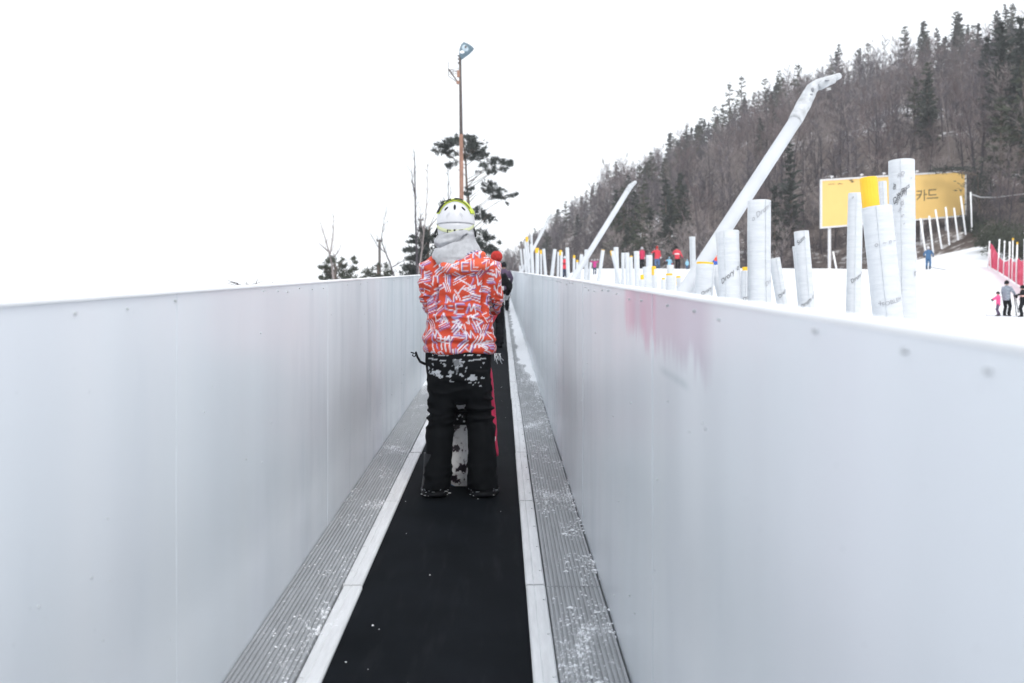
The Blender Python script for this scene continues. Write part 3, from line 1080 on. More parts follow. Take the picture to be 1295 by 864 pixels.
def person(loc, label, height=1.72, rz=0.0, jacket='red', trousers='black', hat='whitecloth', hands=None, feet=None, lean=(0, 0), headturn=0, glove='black', boots='black', sleeve=None, goggles=True, group=None, skis=None, crouch=0.0, band=None, elbows=.75):
    """a standing figure facing +Y before rotation; hands / feet in body metres for a 1.70 m figure"""
    e = empty('person', loc, label, 'person', group, rz)
    k = height / 1.70
    lx, ly = lean
    c = crouch
    hipz, shz = .90 - c, 1.40 - c

    def L(x, y, z):          # lean grows with height
        t = max(0, z - .5) / .9
        return Vector((x + lx * t, y + ly * t, z)) * k
    hands = hands or [(-.30, .12, .82), (.30, .12, .82)]
    feet = feet or [(-.11, 0, 0), (.11, 0, 0)]
    body, jk, tr, bt = MB(), MB(), MB(), MB()
    head = L(0, .02, 1.585 - c)
    rt = Matrix.Rotation(headturn, 3, 'Z')

    def H(x, y, z):
        return head + rt @ (Vector((x, y, z)) * k)
    body.ball(head, (.078 * k, .095 * k, .112 * k), 16, 12)
    body.ball(H(0, .055, -.05), (.055 * k, .05 * k, .055 * k), 12, 8)
    body.tube([H(0, .085, .02), H(0, .112, -.022)], [.010 * k, .017 * k], 8)          # nose
    for sx in (-1, 1):
        body.ball(H(.078 * sx, -.005, -.01), (.014 * k, .025 * k, .034 * k), 8, 6)      # ears
    body.tube([L(0, -.005, 1.36 - c), head - Vector((0, .01 * k, .04 * k))], [.06 * k, .05 * k], 10)
    tor = [(.86 - c, .15, .10), (1.0 - c, .145, .10), (1.15 - c, .15, .105), (1.3 - c, .165, .11), (1.38 - c, .14, .09), (1.43 - c, .07, .06)]

    def ring(z, rx, ry, n=20):
        q = L(0, 0, z)
        return [(q.x + rx * k * math.cos(6.2832 * j / n), q.y + ry * k * math.sin(6.2832 * j / n), q.z) for j in range(n)]
    body.loft([ring(*r) for r in tor])
    jt = [(.74 - c, .195, .145), (.80 - c, .20, .15), (.95 - c, .185, .14), (1.1 - c, .18, .14), (1.25 - c, .195, .145), (1.36 - c, .185, .13), (1.42 - c, .12, .10), (1.47 - c, .075, .085)]
    jk.loft([ring(*r) for r in jt])
    tr.loft([ring(z, rx, ry) for z, rx, ry in ((.98 - c, .16, .125), (.86 - c, .18, .14), (.76 - c, .175, .135), (.70 - c, .12, .11))])
    gl = MB()
    for i, sx in enumerate((-1, 1)):
        sh = L(.165 * sx, 0, 1.37 - c)
        hd = L(*[hands[i][0], hands[i][1], hands[i][2] - (c if hands[i][2] > 0.3 else 0)])
        d = hd - sh
        ln = d.length
        total = .52 * k
        if ln > total:
            hd = sh + d * (total / ln)
            ln = total
        bend = math.sqrt(max(0, (total / 2) ** 2 - (ln / 2) ** 2))
        od = (Vector((sx * elbows, -.55, -.4))).normalized()
        od = (od - d.normalized() * od.dot(d.normalized())).normalized()
        el = (sh + hd) / 2 + od * bend
        body.tube([sh, el, hd], [.045 * k, .038 * k, .028 * k], 8)
        jk.tube([sh - (el - sh).normalized() * .02, sh.lerp(el, .5), el, el.lerp(hd, .85)], [.082 * k, .074 * k, .066 * k, .050 * k], 12)
        # gloved hand: palm, four fingers and a thumb
        f = (hd - el).normalized()
        s = f.cross(Vector((0, 0, 1)))
        s = s.normalized() if s.length > .1 else Vector((1, 0, 0))
        u = s.cross(f)
        gl.tube([hd - f * .05 * k, hd, hd + f * .06 * k], [.042 * k, .046 * k, .04 * k], 10)
        for q in range(4):
            b0 = hd + f * .05 * k + s * (q - 1.5) * .021 * k
            gl.tube([b0, b0 + f * .04 * k - u * .008 * k, b0 + f * (.055 + .008 * (1.5 - abs(q - 1.5))) * k - u * .03 * k], [.0135 * k, .0125 * k, .010 * k], 7)
        b0 = hd - s * sx * -.035 * k
        gl.tube([b0, b0 + s * sx * .035 * k + f * .03 * k, b0 + s * sx * .035 * k + f * .06 * k], [.016 * k, .014 * k, .011 * k], 7)
        body.ball(hd + f * .02 * k, .03 * k, 8, 6)
        hp = L(.095 * sx, 0, .80 - c)
        ft = Vector(feet[i]) * k
        an = ft + Vector((0, -.02 * k, .10 * k))
        d = an - hp
        ln, total = d.length, .74 * k
        bend = math.sqrt(max(0, (total / 2) ** 2 - (min(ln, total) / 2) ** 2))
        kd = Vector((.12 * sx, 1, 0))
        kd = (kd - d.normalized() * kd.dot(d.normalized())).normalized()
        kn = (hp + an) / 2 + kd * bend
        body.tube([hp, kn, an], [.07 * k, .05 * k, .04 * k], 8)
        tr.tube([hp + Vector((0, 0, .05 * k)), hp.lerp(kn, .5), kn, kn.lerp(an, .5), an + Vector((0, 0, -.03 * k))], [.105 * k, .098 * k, .085 * k, .082 * k, .085 * k], 14)
        bt.loft([[(ft.x + bx * k * math.cos(6.2832 * j / 14), ft.y + (yc + by * math.sin(6.2832 * j / 14)) * k, ft.z + z * k) for j in range(14)]
                 for z, bx, by, yc in ((0, .05, .145, .05), (.035, .054, .15, .05), (.07, .05, .11, .02), (.12, .052, .07, -.02), (.24, .056, .07, -.02))])
    vx = .02 * k
    link('body', fuse(body, vx * .8, 2), M['skin'], e, True)
    me = fuse(jk, vx, 3)
    sd = rng.uniform(0, 50)
    wrinkle(me, lambda p: .012 * k * nz(p, 9, 9, 16, sd))
    link('jacket', me, M[jacket], e, True)
    me = fuse(tr, vx, 3)
    wrinkle(me, lambda p: .014 * k * nz(p, 8, 8, 13, sd + 9))
    link('trousers', me, M[trousers], e, True)
    link('gloves', fuse(gl, .008 * k, 1), M[glove], e, True)
    bt.build('boots', M[boots], e, True)
    # headgear
    m = MB()
    rows = []
    for i in range(9):
        t = i / 8 * math.pi / 2
        rows.append([H(.105 * math.cos(t) * math.cos(6.2832 * j / 18), -.008 + .122 * math.cos(t) * math.sin(6.2832 * j / 18), .0 + .135 * math.sin(t)) for j in range(18)])
    low = [[H(.100 * math.cos(6.2832 * j / 18), -.02 + .105 * math.sin(6.2832 * j / 18), -.035 - .03 * (math.sin(6.2832 * j / 18) < 0)) for j in range(18)]]
    m.loft(low + rows[:-1])
    hatob = m.build('hat' if hat in ('redhat', 'greyhat', 'black') else 'helmet', M[hat], e, True)
    if hat == 'redhat':
        MB().ball(H(.19 if elbows < 0 else 0, -.01, .15), .05 * k, 12, 8).build('pompom', M['redhat'], hatob, True)
    if goggles:
        MB().tube([H(.112 * math.sin(a), .118 * math.cos(a) - .005, .022) for a in [x * .2 for x in range(-4, 5)]], .024 * k, 8).build('goggles', M['slot'], e, True)
    if band:
        m = MB()
        q = [ring(1.08 - c + .0, .192, .152), ring(1.16 - c, .196, .156)]
        m.loft(q, False)
        m.build('stripe', M[band], e, True)
    if skis:
        for i, sx in enumerate((-1, 1)):
            ft = Vector(feet[i]) * k
            m = MB()
            m.loft([[(ft.x - w * k, ft.y + y * k, z * k), (ft.x + w * k, ft.y + y * k, z * k), (ft.x + w * k, ft.y + y * k, (z + .012) * k), (ft.x - w * k, ft.y + y * k, (z + .012) * k)]
                    for y, z, w in ((-.55, 0, .035), (0, -.0, .032), (.55, 0, .04), (.72, .03, .042), (.82, .09, .02))])
            m.build('ski', M['ski'], e)
    return e


def sizeof(vt, vb, Y):
    return (vb - vt) * Y / F


# --- the rider in the middle
ground0 = P(581, 626, 6.03)
G = Vector((ground0.x, 6.03, zbelt(6.03) - .006))
rider = empty('person', G, 'person in orange and white patterned jacket, white helmet and black trousers on the belt', 'person')
body = MB()
body.ball((-.024, .035, 1.665), (.078, .098, .115), 20, 14)
body.ball((-.024, .085, 1.615), (.058, .055, .06), 14, 10)
body.tube([(-.024, .122, 1.69), (-.024, .152, 1.648)], [.010, .018], 10)
for sx in (-1, 1):
    body.ball((-.024 + .08 * sx, .03, 1.655), (.014, .026, .034), 10, 8)
body.tube([(-.01, 0, 1.38), (-.02, .02, 1.60)], [.065, .058], 12)
body.rings([(.85, 0, 0, .155, .11), (1.0, 0, 0, .15, .105), (1.2, 0, 0, .16, .11), (1.34, 0, 0, .165, .105), (1.42, 0, 0, .09, .07)], 20)
for sx in (-1, 1):
    sh, el, hd = Vector((.17 * sx, 0, 1.36)), Vector((-.13, .08, 1.14) if sx < 0 else (.185, .07, 1.155)), Vector((.10 * sx, .29, 1.17))
    body.tube([sh, el, hd], [.05, .042, .03], 10)
    f = (hd - el).normalized(); u = Vector((0, 0, 1)); s = f.cross(u).normalized()
    hb = hd + f * .05
    body.tube([hd - f * .02, hb, hb + f * .04], [.03, .04, .036], 10)
    for q in range(4):
        b0 = hb + f * .035 + u * (q - 1.5) * .021
        ln = (.062, .072, .070, .055)[q]
        body.tube([b0, b0 + f * ln * .5, b0 + f * ln * .7 - s * sx * -.035, b0 + f * ln * .45 - s * sx * -.06], [.0105, .010, .009, .008], 8)
    body.tube([hb + u * .03, hb + u * .055 + f * .03, hb + u * .06 + f * .06], [.013, .012, .010], 8)
    body.tube([(.10 * sx, 0, .86), (.125 * sx, .03, .46), (.14 * sx, -.01, .08)], [.085, .06, .045], 12)
    body.tube([(.14 * sx, -.03, .06), (.15 * sx, .16, .05)], [.045, .04], 10)
link('body', fuse(body, .011, 2), M['skin'], rider, True)

# trousers
tr = MB()
tr.rings([(.93, -.004, 0, .196, .135), (.86, -.003, 0, .204, .145), (.78, -.002, -.01, .198, .150), (.72, 0, -.012, .190, .145), (.64, .004, -.008, .178, .128), (.60, .006, 0, .15, .115), (.56, .006, 0, .05, .08)], 32)
tr.rings([(.76, -.088, -.010, .104, .135), (.66, -.093, -.006, .098, .126), (.585, -.094, 0, .086, .115), (.50, -.104, .012, .074, .10), (.45, -.112, .018, .078, .104), (.39, -.117, .014, .083, .108), (.30, -.122, .0, .082, .108), (.20, -.127, -.005, .083, .110), (.12, -.132, -.01, .086, .114), (.045, -.141, -.012, .088, .118)], 28)
tr.rings([(.76, .094, -.010, .102, .135), (.66, .103, -.006, .092, .126), (.585, .110, 0, .084, .115), (.50, .126, .012, .074, .10), (.45, .131, .018, .078, .104), (.39, .137, .014, .084, .108), (.30, .138, .0, .083, .108), (.20, .139, -.005, .086, .110), (.12, .142, -.01, .089, .114), (.045, .146, -.012, .094, .118)], 28)
me = fuse(tr, .0065, 4)


def trw(p):
    x, y, z = p
    d = .0
    # sagging folds across the back of the knee and the hem
    ridge = 1 - abs(nz((x, y, z), 5, 5, 17, 3)) * 2.2
    kn = math.exp(-((z - .50) / .11) ** 2) + .55 * math.exp(-((z - .12) / .08) ** 2) + .35 * math.exp(-((z - .66) / .07) ** 2)
    d += .026 * kn * max(-.2, ridge - .35)
    d += .010 * nz((x, y, z), 8, 8, 7, 20) + .005 * nz((x + z * .5, y, z), 22, 22, 12, 5)
    return d
wrinkle(me, trw)
a = co(me)
col = np.tile(np.array([.0055, .0065, .008]), (len(a), 1))
for i, (x, y, z) in enumerate(a):
    if y < -.02:
        # snow on the two seat pockets, their flaps and the seat seam
        s = 0
        n1, n2 = nz((x, 0, z), 30, 1, 30, 1), nz((x, 0, z), 80, 1, 80, 8)
        nn = n1 + .7 * n2
        # left pocket: a slanting band of snow along its lower edge; right pocket: a bracket
        for sx, cx in ((-1, -.105), (1, .085)):
            px, pz = x - cx, z - .775
            if abs(px) < .08:
                edge = -.030 - .35 * (px + .02) if sx < 0 else -.052 + .12 * abs(px)
                if abs(pz - edge) < .017 + .012 * n1:
                    s = max(s, .72 * (nn > .16))
                if edge < pz < .035 and (px > .01 if sx < 0 else px < -.035):
                    s = max(s, .5 * (nn > .32))
                elif edge < pz < .035:
                    s = max(s, .55 * (nn > .48))
                if abs(pz - .050 - px * .14 * sx) < .004:
                    s = max(s, .6 * (nn > -.2))
                if abs(pz - .082) < .004 and abs(px) < .055:
                    s = max(s, .8 * (n2 > .0))
        if abs(x + .008) < .024 * max(0, (z - .735) / .09) and .735 < z < .832:
            s = max(s, .22 + .35 * (nn > .15))
        if abs(z - .68) < .012 and .05 < x < .14 and n2 > .35:
            s = .7
        col[i] = col[i] * (1 - s) + np.array([.60, .64, .69]) * s
    if z < .05 and nz((x, y, z), 60, 60, 60, 4) > .38:
        col[i] = (.5, .53, .57)
paint(me, col)
link('trousers', me, M['trouser'], rider, True)

# boots
for sx, cx in ((-1, -.148), (1, .148)):
    m = MB()
    n = 22
    yaw_ = .16 * sx
    rows = []
    for z, bx, by, yc in ((0, .074, .142, .045), (.012, .082, .152, .045), (.03, .083, .154, .046), (.036, .078, .150, .046), (.07, .076, .135, .03), (.11, .074, .10, 0), (.18, .072, .085, -.012), (.26, .07, .08, -.015)):
        ring = []
        for j in range(n):
            c_, s_ = math.cos(6.2832 * j / n), math.sin(6.2832 * j / n)
            x, y = bx * math.copysign(abs(c_) ** .8, c_), yc + by * math.copysign(abs(s_) ** .85, s_)
            ring.append((cx + x * math.cos(yaw_) + y * math.sin(yaw_), y * math.cos(yaw_) - x * math.sin(yaw_), z))
        rows.append(ring)
    m.loft(rows)
    b = m.build('boot', M['boot'], rider, True)
    m = MB()
    r2 = random.Random(5 + sx)
    for k in range(13):
        t = r2.uniform(math.pi * 1.02, math.pi * 1.98)
        x, y = .083 * math.cos(t), .046 + .154 * math.sin(t)
        q = (cx + x * math.cos(yaw_) + y * math.sin(yaw_), y * math.cos(yaw_) - x * math.sin(yaw_), r2.choice((.01, .03, .035, .06)))
        m.ball(q, (r2.uniform(.004, .022), .004, r2.uniform(.0015, .0035)), 7, 5)
    tag(m.build('snow_crust', M['snow'], b), kind='stuff')

# jacket
jk = MB()
jk.rings([(.862, 0, .0, .205, .142), (.875, 0, .0, .221, .152), (.91, 0, 0, .219, .152), (.96, 0, 0, .217, .150), (1.05, .0, 0, .203, .147), (1.11, .0, .0, .190, .146), (1.20, .0, 0, .186, .147), (1.29, .0, .0, .196, .145), (1.355, .004, .0, .205, .132), (1.41, .004, .0, .165, .112), (1.455, .0, .005, .115, .098), (1.50, -.008, .01, .085, .09)], 40)
jk.tube([(-.120, 0, 1.402), (-.178, -.005, 1.366), (-.186, .0, 1.30), (-.176, .02, 1.23), (-.165, .07, 1.165), (-.145, .16, 1.14), (-.11, .27, 1.17)],
        [.072, .081, .077, .066, .058, .058, .050], 22)
jk.tube([(.125, 0, 1.402), (.180, -.005, 1.368), (.194, .0, 1.295), (.212, .015, 1.235), (.226, .04, 1.19), (.205, .13, 1.16), (.13, .27, 1.17)],
        [.072, .079, .068, .054, .037, .050, .048], 22)
me = fuse(jk, .0062, 5)


def jw(p):
    x, y, z = p
    d = 0
    ax = abs(x)
    # drawcord pinch above the hem, blouse over it
    d -= .010 * math.exp(-((z - .925 - .012 * nz(p, 7, 7, 2, 4)) / .012) ** 2)
    d += .007 * math.exp(-((z - .955) / .02) ** 2)
    # long sagging folds across the back
    w = z + .10 * ax + .03 * nz(p, 4, 4, 2, 9)
    d += .013 * (1 - abs(math.sin(w * 38 + 3 * nz(p, 3, 3, 2, 2)))) ** 2 * math.exp(-((z - 1.10) / .10) ** 2)
    d += .013 * nz(p, 6, 6, 9, 31) + .008 * nz((x + .4 * z, y, z), 16, 16, 16, 12)
    if y < .03 and 1.06 < z < 1.34:      # where the sleeves lie against the body
        k_ = .150 if x > 0 else .128 + .12 * max(0, 1.28 - z)
        d -= .032 * math.exp(-((ax - k_ - .05 * max(0, z - 1.25)) / .010) ** 2) * sstep(1.06, 1.14, z) * sstep(1.34, 1.24, z)
    if ax > .17 and z > 1.04:   # sleeve creases
        d += .014 * (1 - abs(nz((x, y, z + .35 * ax), 6, 6, 24, 6)) * 2.4) * math.exp(-((z - 1.17) / .09) ** 2)
    return d
wrinkle(me, jw)
# the print: short bars, zigzags and corners in white with violet edges on orange red
GL = {
    'N': [((0, 0), (0, 1)), ((0, 1), (.55, 0)), ((.55, 0), (.55, 1))],
    'M': [((0, 0), (.25, 1)), ((.25, 1), (.5, .2)), ((.5, .2), (.75, 1)), ((.75, 1), (1, 0))],
    'V': [((0, .7), (.4, 0)), ((.4, 0), (1.2, 1))],
    'E': [((0, 0), (0, 1)), ((0, 1), (.8, 1)), ((0, .5), (.7, .5)), ((0, 0), (.8, 0))],
    'L': [((0, 1), (0, 0)), ((0, 0), (.7, 0)), ((.25, 1), (.25, .28)), ((.25, .28), (.7, .28))],
    'B': [((0, 0), (1.3, .55)), ((0, .32), (1.3, .87)), ((.1, .66), (1.1, 1.1))],
    'D': [((0, 0), (1.0, .45)), ((.1, .35), (.8, .68))],
    'Z': [((0, .9), (.8, .9)), ((.8, .9), (.1, 0)), ((.1, 0), (.9, 0))],
    'A': [((0, 0), (.45, 1)), ((.45, 1), (.9, 0)), ((.22, 0), (.45, .55)), ((.45, .55), (.68, 0))],
    'J': [((0, .2), (.3, 0)), ((.3, 0), (.3, 1)), ((.3, 1), (.75, 1)), ((.75, 1), (.75, .3))],
}
r2 = random.Random(44)
segs = []
step = .058
row = 0
z = .85
while z < 1.58:
    u = -.85 + (row % 2) * step * .5
    while u < .85:
        g = GL[r2.choice('NMVELBBDZAJBB')]
        s = r2.uniform(.042, .062)
        th = r2.choice((0, .12, -.12, .35, -.5, .5, 1.2, 1.57))
        ou, oz = u + r2.uniform(-.012, .012), z + r2.uniform(-.012, .012)
        c_, s_ = math.cos(th), math.sin(th)
        fl = r2.choice((1, 1, -1))
        for (x0, y0), (x1, y1) in g:
            q = []
            for x, y in ((x0, y0), (x1, y1)):
                x, y = (x - .4) * s * fl, (y - .5) * s
                q += [ou + x * c_ - y * s_, oz + x * s_ + y * c_]
            segs.append((*q, r2.choice((.0024, .0030, .0036, .0042)), r2.random()))
        u += step * r2.uniform(1.0, 1.25)
    z += step * .98
    row += 1
S = np.array(segs)
a = co(me)
n_ = normals(me)
uu = np.arctan2(a[:, 0], -(a[:, 1] - .10)) * .225
sl = np.abs(a[:, 0]) > .212
sgn = np.sign(a[:, 0])
ang_ = np.arctan2(a[:, 0] * sgn - .185, -(a[:, 1] - .03))
uu = np.where(sl & (a[:, 1] < .13), sgn * (.46 + ang_ * .078), uu)
wv = np.array([(nz(p, 9, 9, 9, 50), nz(p, 9, 9, 9, 70)) for p in a])
uu = uu + wv[:, 0] * .016
zz = a[:, 2] + wv[:, 1] * .016


def segdist(u, z, du=0, dz=0):
    best = np.full(len(u), 9.0)
    bw = np.zeros(len(u))
    for x0, y0, x1, y1, w, k in S:
        x0, x1, y0, y1 = x0 + du, x1 + du, y0 + dz, y1 + dz
        sel = (u > min(x0, x1) - .015) & (u < max(x0, x1) + .015) & (z > min(y0, y1) - .015) & (z < max(y0, y1) + .015)
        if not sel.any():
            continue
        pu, pz = u[sel] - x0, z[sel] - y0
        dx, dy = x1 - x0, y1 - y0
        t = np.clip((pu * dx + pz * dy) / (dx * dx + dy * dy + 1e-12), 0, 1)
        d = np.hypot(pu - t * dx, pz - t * dy) - w
        cur = best[sel]
        m_ = d < cur
        cur[m_] = d[m_]
        best[sel] = cur
        b2 = bw[sel]; b2[m_] = k; bw[sel] = b2
    return best, bw
d0, k0 = segdist(uu, zz)
d1, k1 = segdist(uu, zz, .006, -.006)
base = np.tile(np.array([.53, .058, .026]), (len(a), 1))
vio, wht = np.array([.14, .11, .33]), np.array([.68, .65, .72])
sh = (np.clip((.001 - d1) / .003, 0, 1) * (k1 > .45))[:, None]
base = base * (1 - sh * .85) + vio * sh * .85
wm = np.clip((.0010 - d0) / .0022, 0, 1)[:, None]
lil = np.where((k0 > .8)[:, None], np.array([.42, .37, .60]), wht)
base = base * (1 - wm) + lil * wm
# dark navy lining shows along the hood edge; shade of the right underarm gap painted as navy stripes
arm_gap = (a[:, 0] > .150) & (a[:, 2] > 1.085) & (a[:, 2] < 1.235) & (n_[:, 0] > .80) & (a[:, 0] < .206)
arm_gap |= (a[:, 0] > .17) & (n_[:, 0] < -.35) & (a[:, 2] < 1.24)
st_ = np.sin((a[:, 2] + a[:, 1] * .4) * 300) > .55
base[arm_gap & ~st_] = (.022, .024, .07)
base[arm_gap & st_] = (.34, .32, .45)
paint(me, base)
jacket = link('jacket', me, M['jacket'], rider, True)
# jacket hood hanging open over the right shoulder blade
hd = MB()
hd.ball((.055, -.125, 1.385), (.135, .060, .058), 24, 14, Matrix.Rotation(-.18, 3, 'Y'))
hd.ball((.11, -.075, 1.43), (.085, .06, .05), 20, 12, Matrix.Rotation(.45, 3, 'Y'))
hd.ball((.075, -.110, 1.437), (.095, .060, .040), 20, 12, Matrix.Rotation(-.25, 3, 'Y'))
hd.ball((-.04, -.135, 1.365), (.085, .045, .035), 20, 12, Matrix.Rotation(.35, 3, 'Y'))
mh = fuse(hd, .006, 3)
wrinkle(mh, lambda p: .010 * nz(p, 9, 9, 15, 2) + .006 * nz(p, 22, 22, 25, 3))
a = co(mh)
uu = a[:, 0] * 1.05 + .013; zz = a[:, 2] * 1.0 + .03
d0, k0 = segdist(uu, zz)
d1, k1 = segdist(uu, zz, .006, -.006)
b2 = np.tile(np.array([.66, .10, .045]), (len(a), 1))
sh = (np.clip((.001 - d1) / .003, 0, 1) * (k1 > .3))[:, None]
b2 = b2 * (1 - sh) + vio * sh
wm = np.clip((.001 - d0) / .0028, 0, 1)[:, None]
b2 = b2 * (1 - wm) + wht * wm
lin = ((a[:, 2] - 1.40 - (a[:, 0] + .06) * .42) > 0) & (a[:, 0] < .10) & (a[:, 0] > -.06)
stripe = (np.sin((a[:, 0] * .8 + a[:, 2]) * 260) > .1)
b2[lin & stripe] = (.035, .05, .14)
b2[lin & ~stripe] = (.50, .45, .55)
paint(mh, b2)
link('hood', mh, M['jacket'], jacket, True)

# grey fleece hood bunched at the neck
ho = MB()
ho.rings([(1.60, -.024, .02, .100, .112), (1.578, -.022, .014, .118, .128), (1.55, -.02, .008, .124, .134), (1.525, -.018, .002, .132, .138), (1.495, -.018, -.006, .146, .142), (1.465, -.022, -.016, .152, .144), (1.44, -.026, -.03, .140, .140), (1.41, -.025, -.035, .10, .12)], 40)
for zc, a1, b1, r1, tx, ty in ((1.572, .088, .100, .034, .10, -.06), (1.525, .104, .108, .036, -.16, .10), (1.478, .112, .112, .042, .10, .16)):
    lp_ = [(-.022 + a1 * math.cos(t_), .004 + b1 * math.sin(t_), zc + tx * a1 * math.cos(t_) + ty * b1 * math.sin(t_)) for t_ in [6.2832 * q / 30 for q in range(31)]]
    ho.tube(lp_, [r1 * (1 + .22 * noise.noise((q * .45, zc * 40, 1))) for q in range(31)], 12)
ho.ball((-.045, -.105, 1.44), (.100, .055, .065), 24, 14, Matrix.Rotation(.25, 3, 'Y'))
ho.ball((-.035, -.125, 1.405), (.055, .038, .045), 18, 12)
mh = fuse(ho, .0062, 3)


def hw(p):
    x, y, z = p
    w = z - .16 * x + .02 * nz(p, 8, 8, 4, 3)
    d = .016 * nz((x + .5 * z, y, z - .4 * x), 6, 6, 13, 8) + .010 * nz(p, 14, 14, 14, 3)
    d -= .030 * math.exp(-((w - 1.548 - .018 * math.sin(x * 16)) / .0075) ** 2) * (x < .06)
    return d + .004 * nz(p, 18, 18, 18, 1)
wrinkle(mh, hw)
link('neck_hood', mh, M['hoodie'], rider, True)

# helmet
HC = Vector((-.024, .02, 1.672))


def hel(beta, phi, k=1.0):
    """back of the helmet: phi from side to side over the top, beta towards the wearer's back"""
    return HC + Vector((.117 * k * math.cos(beta) * math.sin(phi), -.138 * k * math.sin(beta), .132 * k * math.cos(beta) * math.cos(phi)))
m = MB()
n = 40
rows = []
for z, r in ((1.650, 1.0), (1.655, 1.012), (1.66, 1.015)):
    rows.append([(HC.x + .117 * r * math.cos(6.2832 * j / n), HC.y + .138 * r * math.sin(6.2832 * j / n), z) for j in range(n)])
for i in range(12):
    t = (i + .3) / 12 * math.pi / 2
    rows.append([(HC.x + .117 * math.cos(t) * math.cos(6.2832 * j / n), HC.y + .138 * math.cos(t) * math.sin(6.2832 * j / n), HC.z + .132 * math.sin(t)) for j in range(n)])
m.loft(rows)
helm = m.build('helmet', M['helmet'], rider, True)
m = MB()
rows = []
for z, k in ((1.572, .80), (1.578, .87), (1.60, .925), (1.63, .955), (1.6495, .965), (1.6505, .90)):
    rows.append([(HC.x + .117 * k * math.cos(6.2832 * j / n), HC.y + .138 * k * math.sin(6.2832 * j / n), z + (.035 if 0 < math.sin(6.2832 * j / n) else 0) * (1.65 - z) / .08 * math.sin(6.2832 * j / n)) for j in range(n)])
m.loft(rows)
m.build('lower_shell', M['helmet'], helm, True)


def patch(m, fn, us, vs_, flip=False):
    pts = [fn(u, v) for v in vs_ for u in us]
    n = len(us)
    f = [(j * n + i, j * n + i + 1, (j + 1) * n + i + 1, (j + 1) * n + i) for j in range(len(vs_) - 1) for i in range(n - 1)]
    m.add(pts, f)
    o = len(pts)
    return m


def solid(o, t):
    s = o.modifiers.new('thick', 'SOLIDIFY')
    s.thickness = t
    s.offset = 0
    return o
lins = lambda a, b, n: [a + (b - a) * i / (n - 1) for i in range(n)]


def lowband(t, v):
    zc = 1.596 + .046 * (abs(t) / 1.35) ** 2
    z = zc + v
    k = .93 + .035 * (z - 1.60) / .05
    return (HC.x + .117 * (k + .022) * math.sin(t), HC.y - .138 * (k + .022) * math.cos(t), z)
solid(patch(MB(), lowband, lins(-1.4, 1.4, 30), lins(-.010, .010, 4)).build('rear_band', M['palelime'], helm, True), .003)
m = MB()
for t0, w in ((-.30, .10), (.0, .05), (.33, .10)):
    mm = lambda t, v: Vector(lowband(t, v)) + Vector((0, -.003, 0))
    if w > .06:
        patch(m, mm, lins(t0 - w, t0 + w, 5), lins(.004, .008, 2))
        patch(m, mm, lins(t0 + (w if t0 > 0 else -w) - .02, t0 + (w if t0 > 0 else -w) + .02, 3), lins(-.012, .008, 2))
    else:
        patch(m, mm, lins(t0 - w, t0 + w, 4), lins(.002, .012, 3))
solid(m.build('clip', M['slot'], helm), .002)
strap = lambda p, b: hel(b, p, 1.035)
solid(patch(MB(), strap, lins(-1.25, 1.25, 40), lins(.20, .58, 8)).build('goggle_strap', M['lime'], helm, True), .006)
m = MB()
for p0, p1, b0, b1 in ((-1.22, -.62, .30, .46), (-.52, -.22, .28, .42), (-.04, .42, .26, .42), (-.70, .98, .52, .57), (-1.2, -.72, .50, .58)):
    patch(m, lambda p, b: hel(b, p, 1.075), lins(p0, p1, 12), lins(b0, b1, 3))
solid(m.build('strap_grip', M['slot'], helm, True), .003)
m = MB()
gl_ = [HC + Vector((.128 * math.sin(a_), .150 * math.cos(a_) - .005, .062)) for a_ in lins(-.8, .8, 16)]
m.tube(gl_, .03, 10)
m.build('goggles', M['lime'], helm, True)


def vent(m, p, b, w, h, rot=0):
    c = hel(b, p, 1.0)
    nrm = Vector(((c.x - HC.x) / .117 ** 2, (c.y - HC.y) / .138 ** 2, (c.z - HC.z) / .132 ** 2)).normalized()
    up = (Vector((0, 0, 1)) - nrm * nrm.z).normalized()
    rt = up.cross(nrm)
    q = Matrix.Rotation(rot, 3, nrm)
    up, rt = q @ up, q @ rt
    mat = Matrix((rt, nrm, up)).transposed()
    m.ball(c, (w, .005, h), 10, 8, mat)
m = MB()
vent(m, 0, 1.0, .0075, .021)
vent(m, -.74, .86, .006, .016, -.6)
vent(m, .74, .86, .006, .016, .6)
m.build('vent', M['slot'], helm, True)
m = MB()
for sx in (-1, 1):
    for k in range(2):
        m.tube([hel(1.18 + .06 * k - .02 * i, sx * (.75 + .16 * i) * (1.0 + .15 * k) if True else 0, 1.004) for i in range(5)], .0012, 5)
m.build('printed_line', M['pad_grey'], helm)
m = MB()
for sx in (-1, 1):
    m.tube([(HC.x + sx * .110, .01, 1.632), (HC.x + sx * .121, -.02, 1.60), (HC.x + sx * .124, -.035, 1.572)], .006, 7)
m.build('chin_strap', M['slot'], helm, True)
# loose strap and clip on the left hip, snowy cord on the right
m = MB()
m.tube([(-.205, -.03, .80), (-.235, -.05, .815), (-.252, -.05, .845), (-.262, -.045, .875)], [.009, .008, .007, .006], 8)
m.tube([(-.268, -.05, .845), (-.282, -.05, .852), (-.275, -.05, .868), (-.262, -.05, .862), (-.266, -.05, .846)], .004, 6)
m.tube([(-.276, -.05, .868), (-.292, -.05, .872)], .004, 6)
m.build('hip_strap', M['black'], rider, True)
m = MB()
for k in range(7):
    x = .215 + .006 * k
    m.tube([(x, -.04, .865), (x + .012 * math.sin(k * 2), -.045, .845), (x + .003 * k, -.04, .822 - .01 * (k % 3))], .003, 6)
m.build('snowy_cord', M['pad_grey'], rider, True)

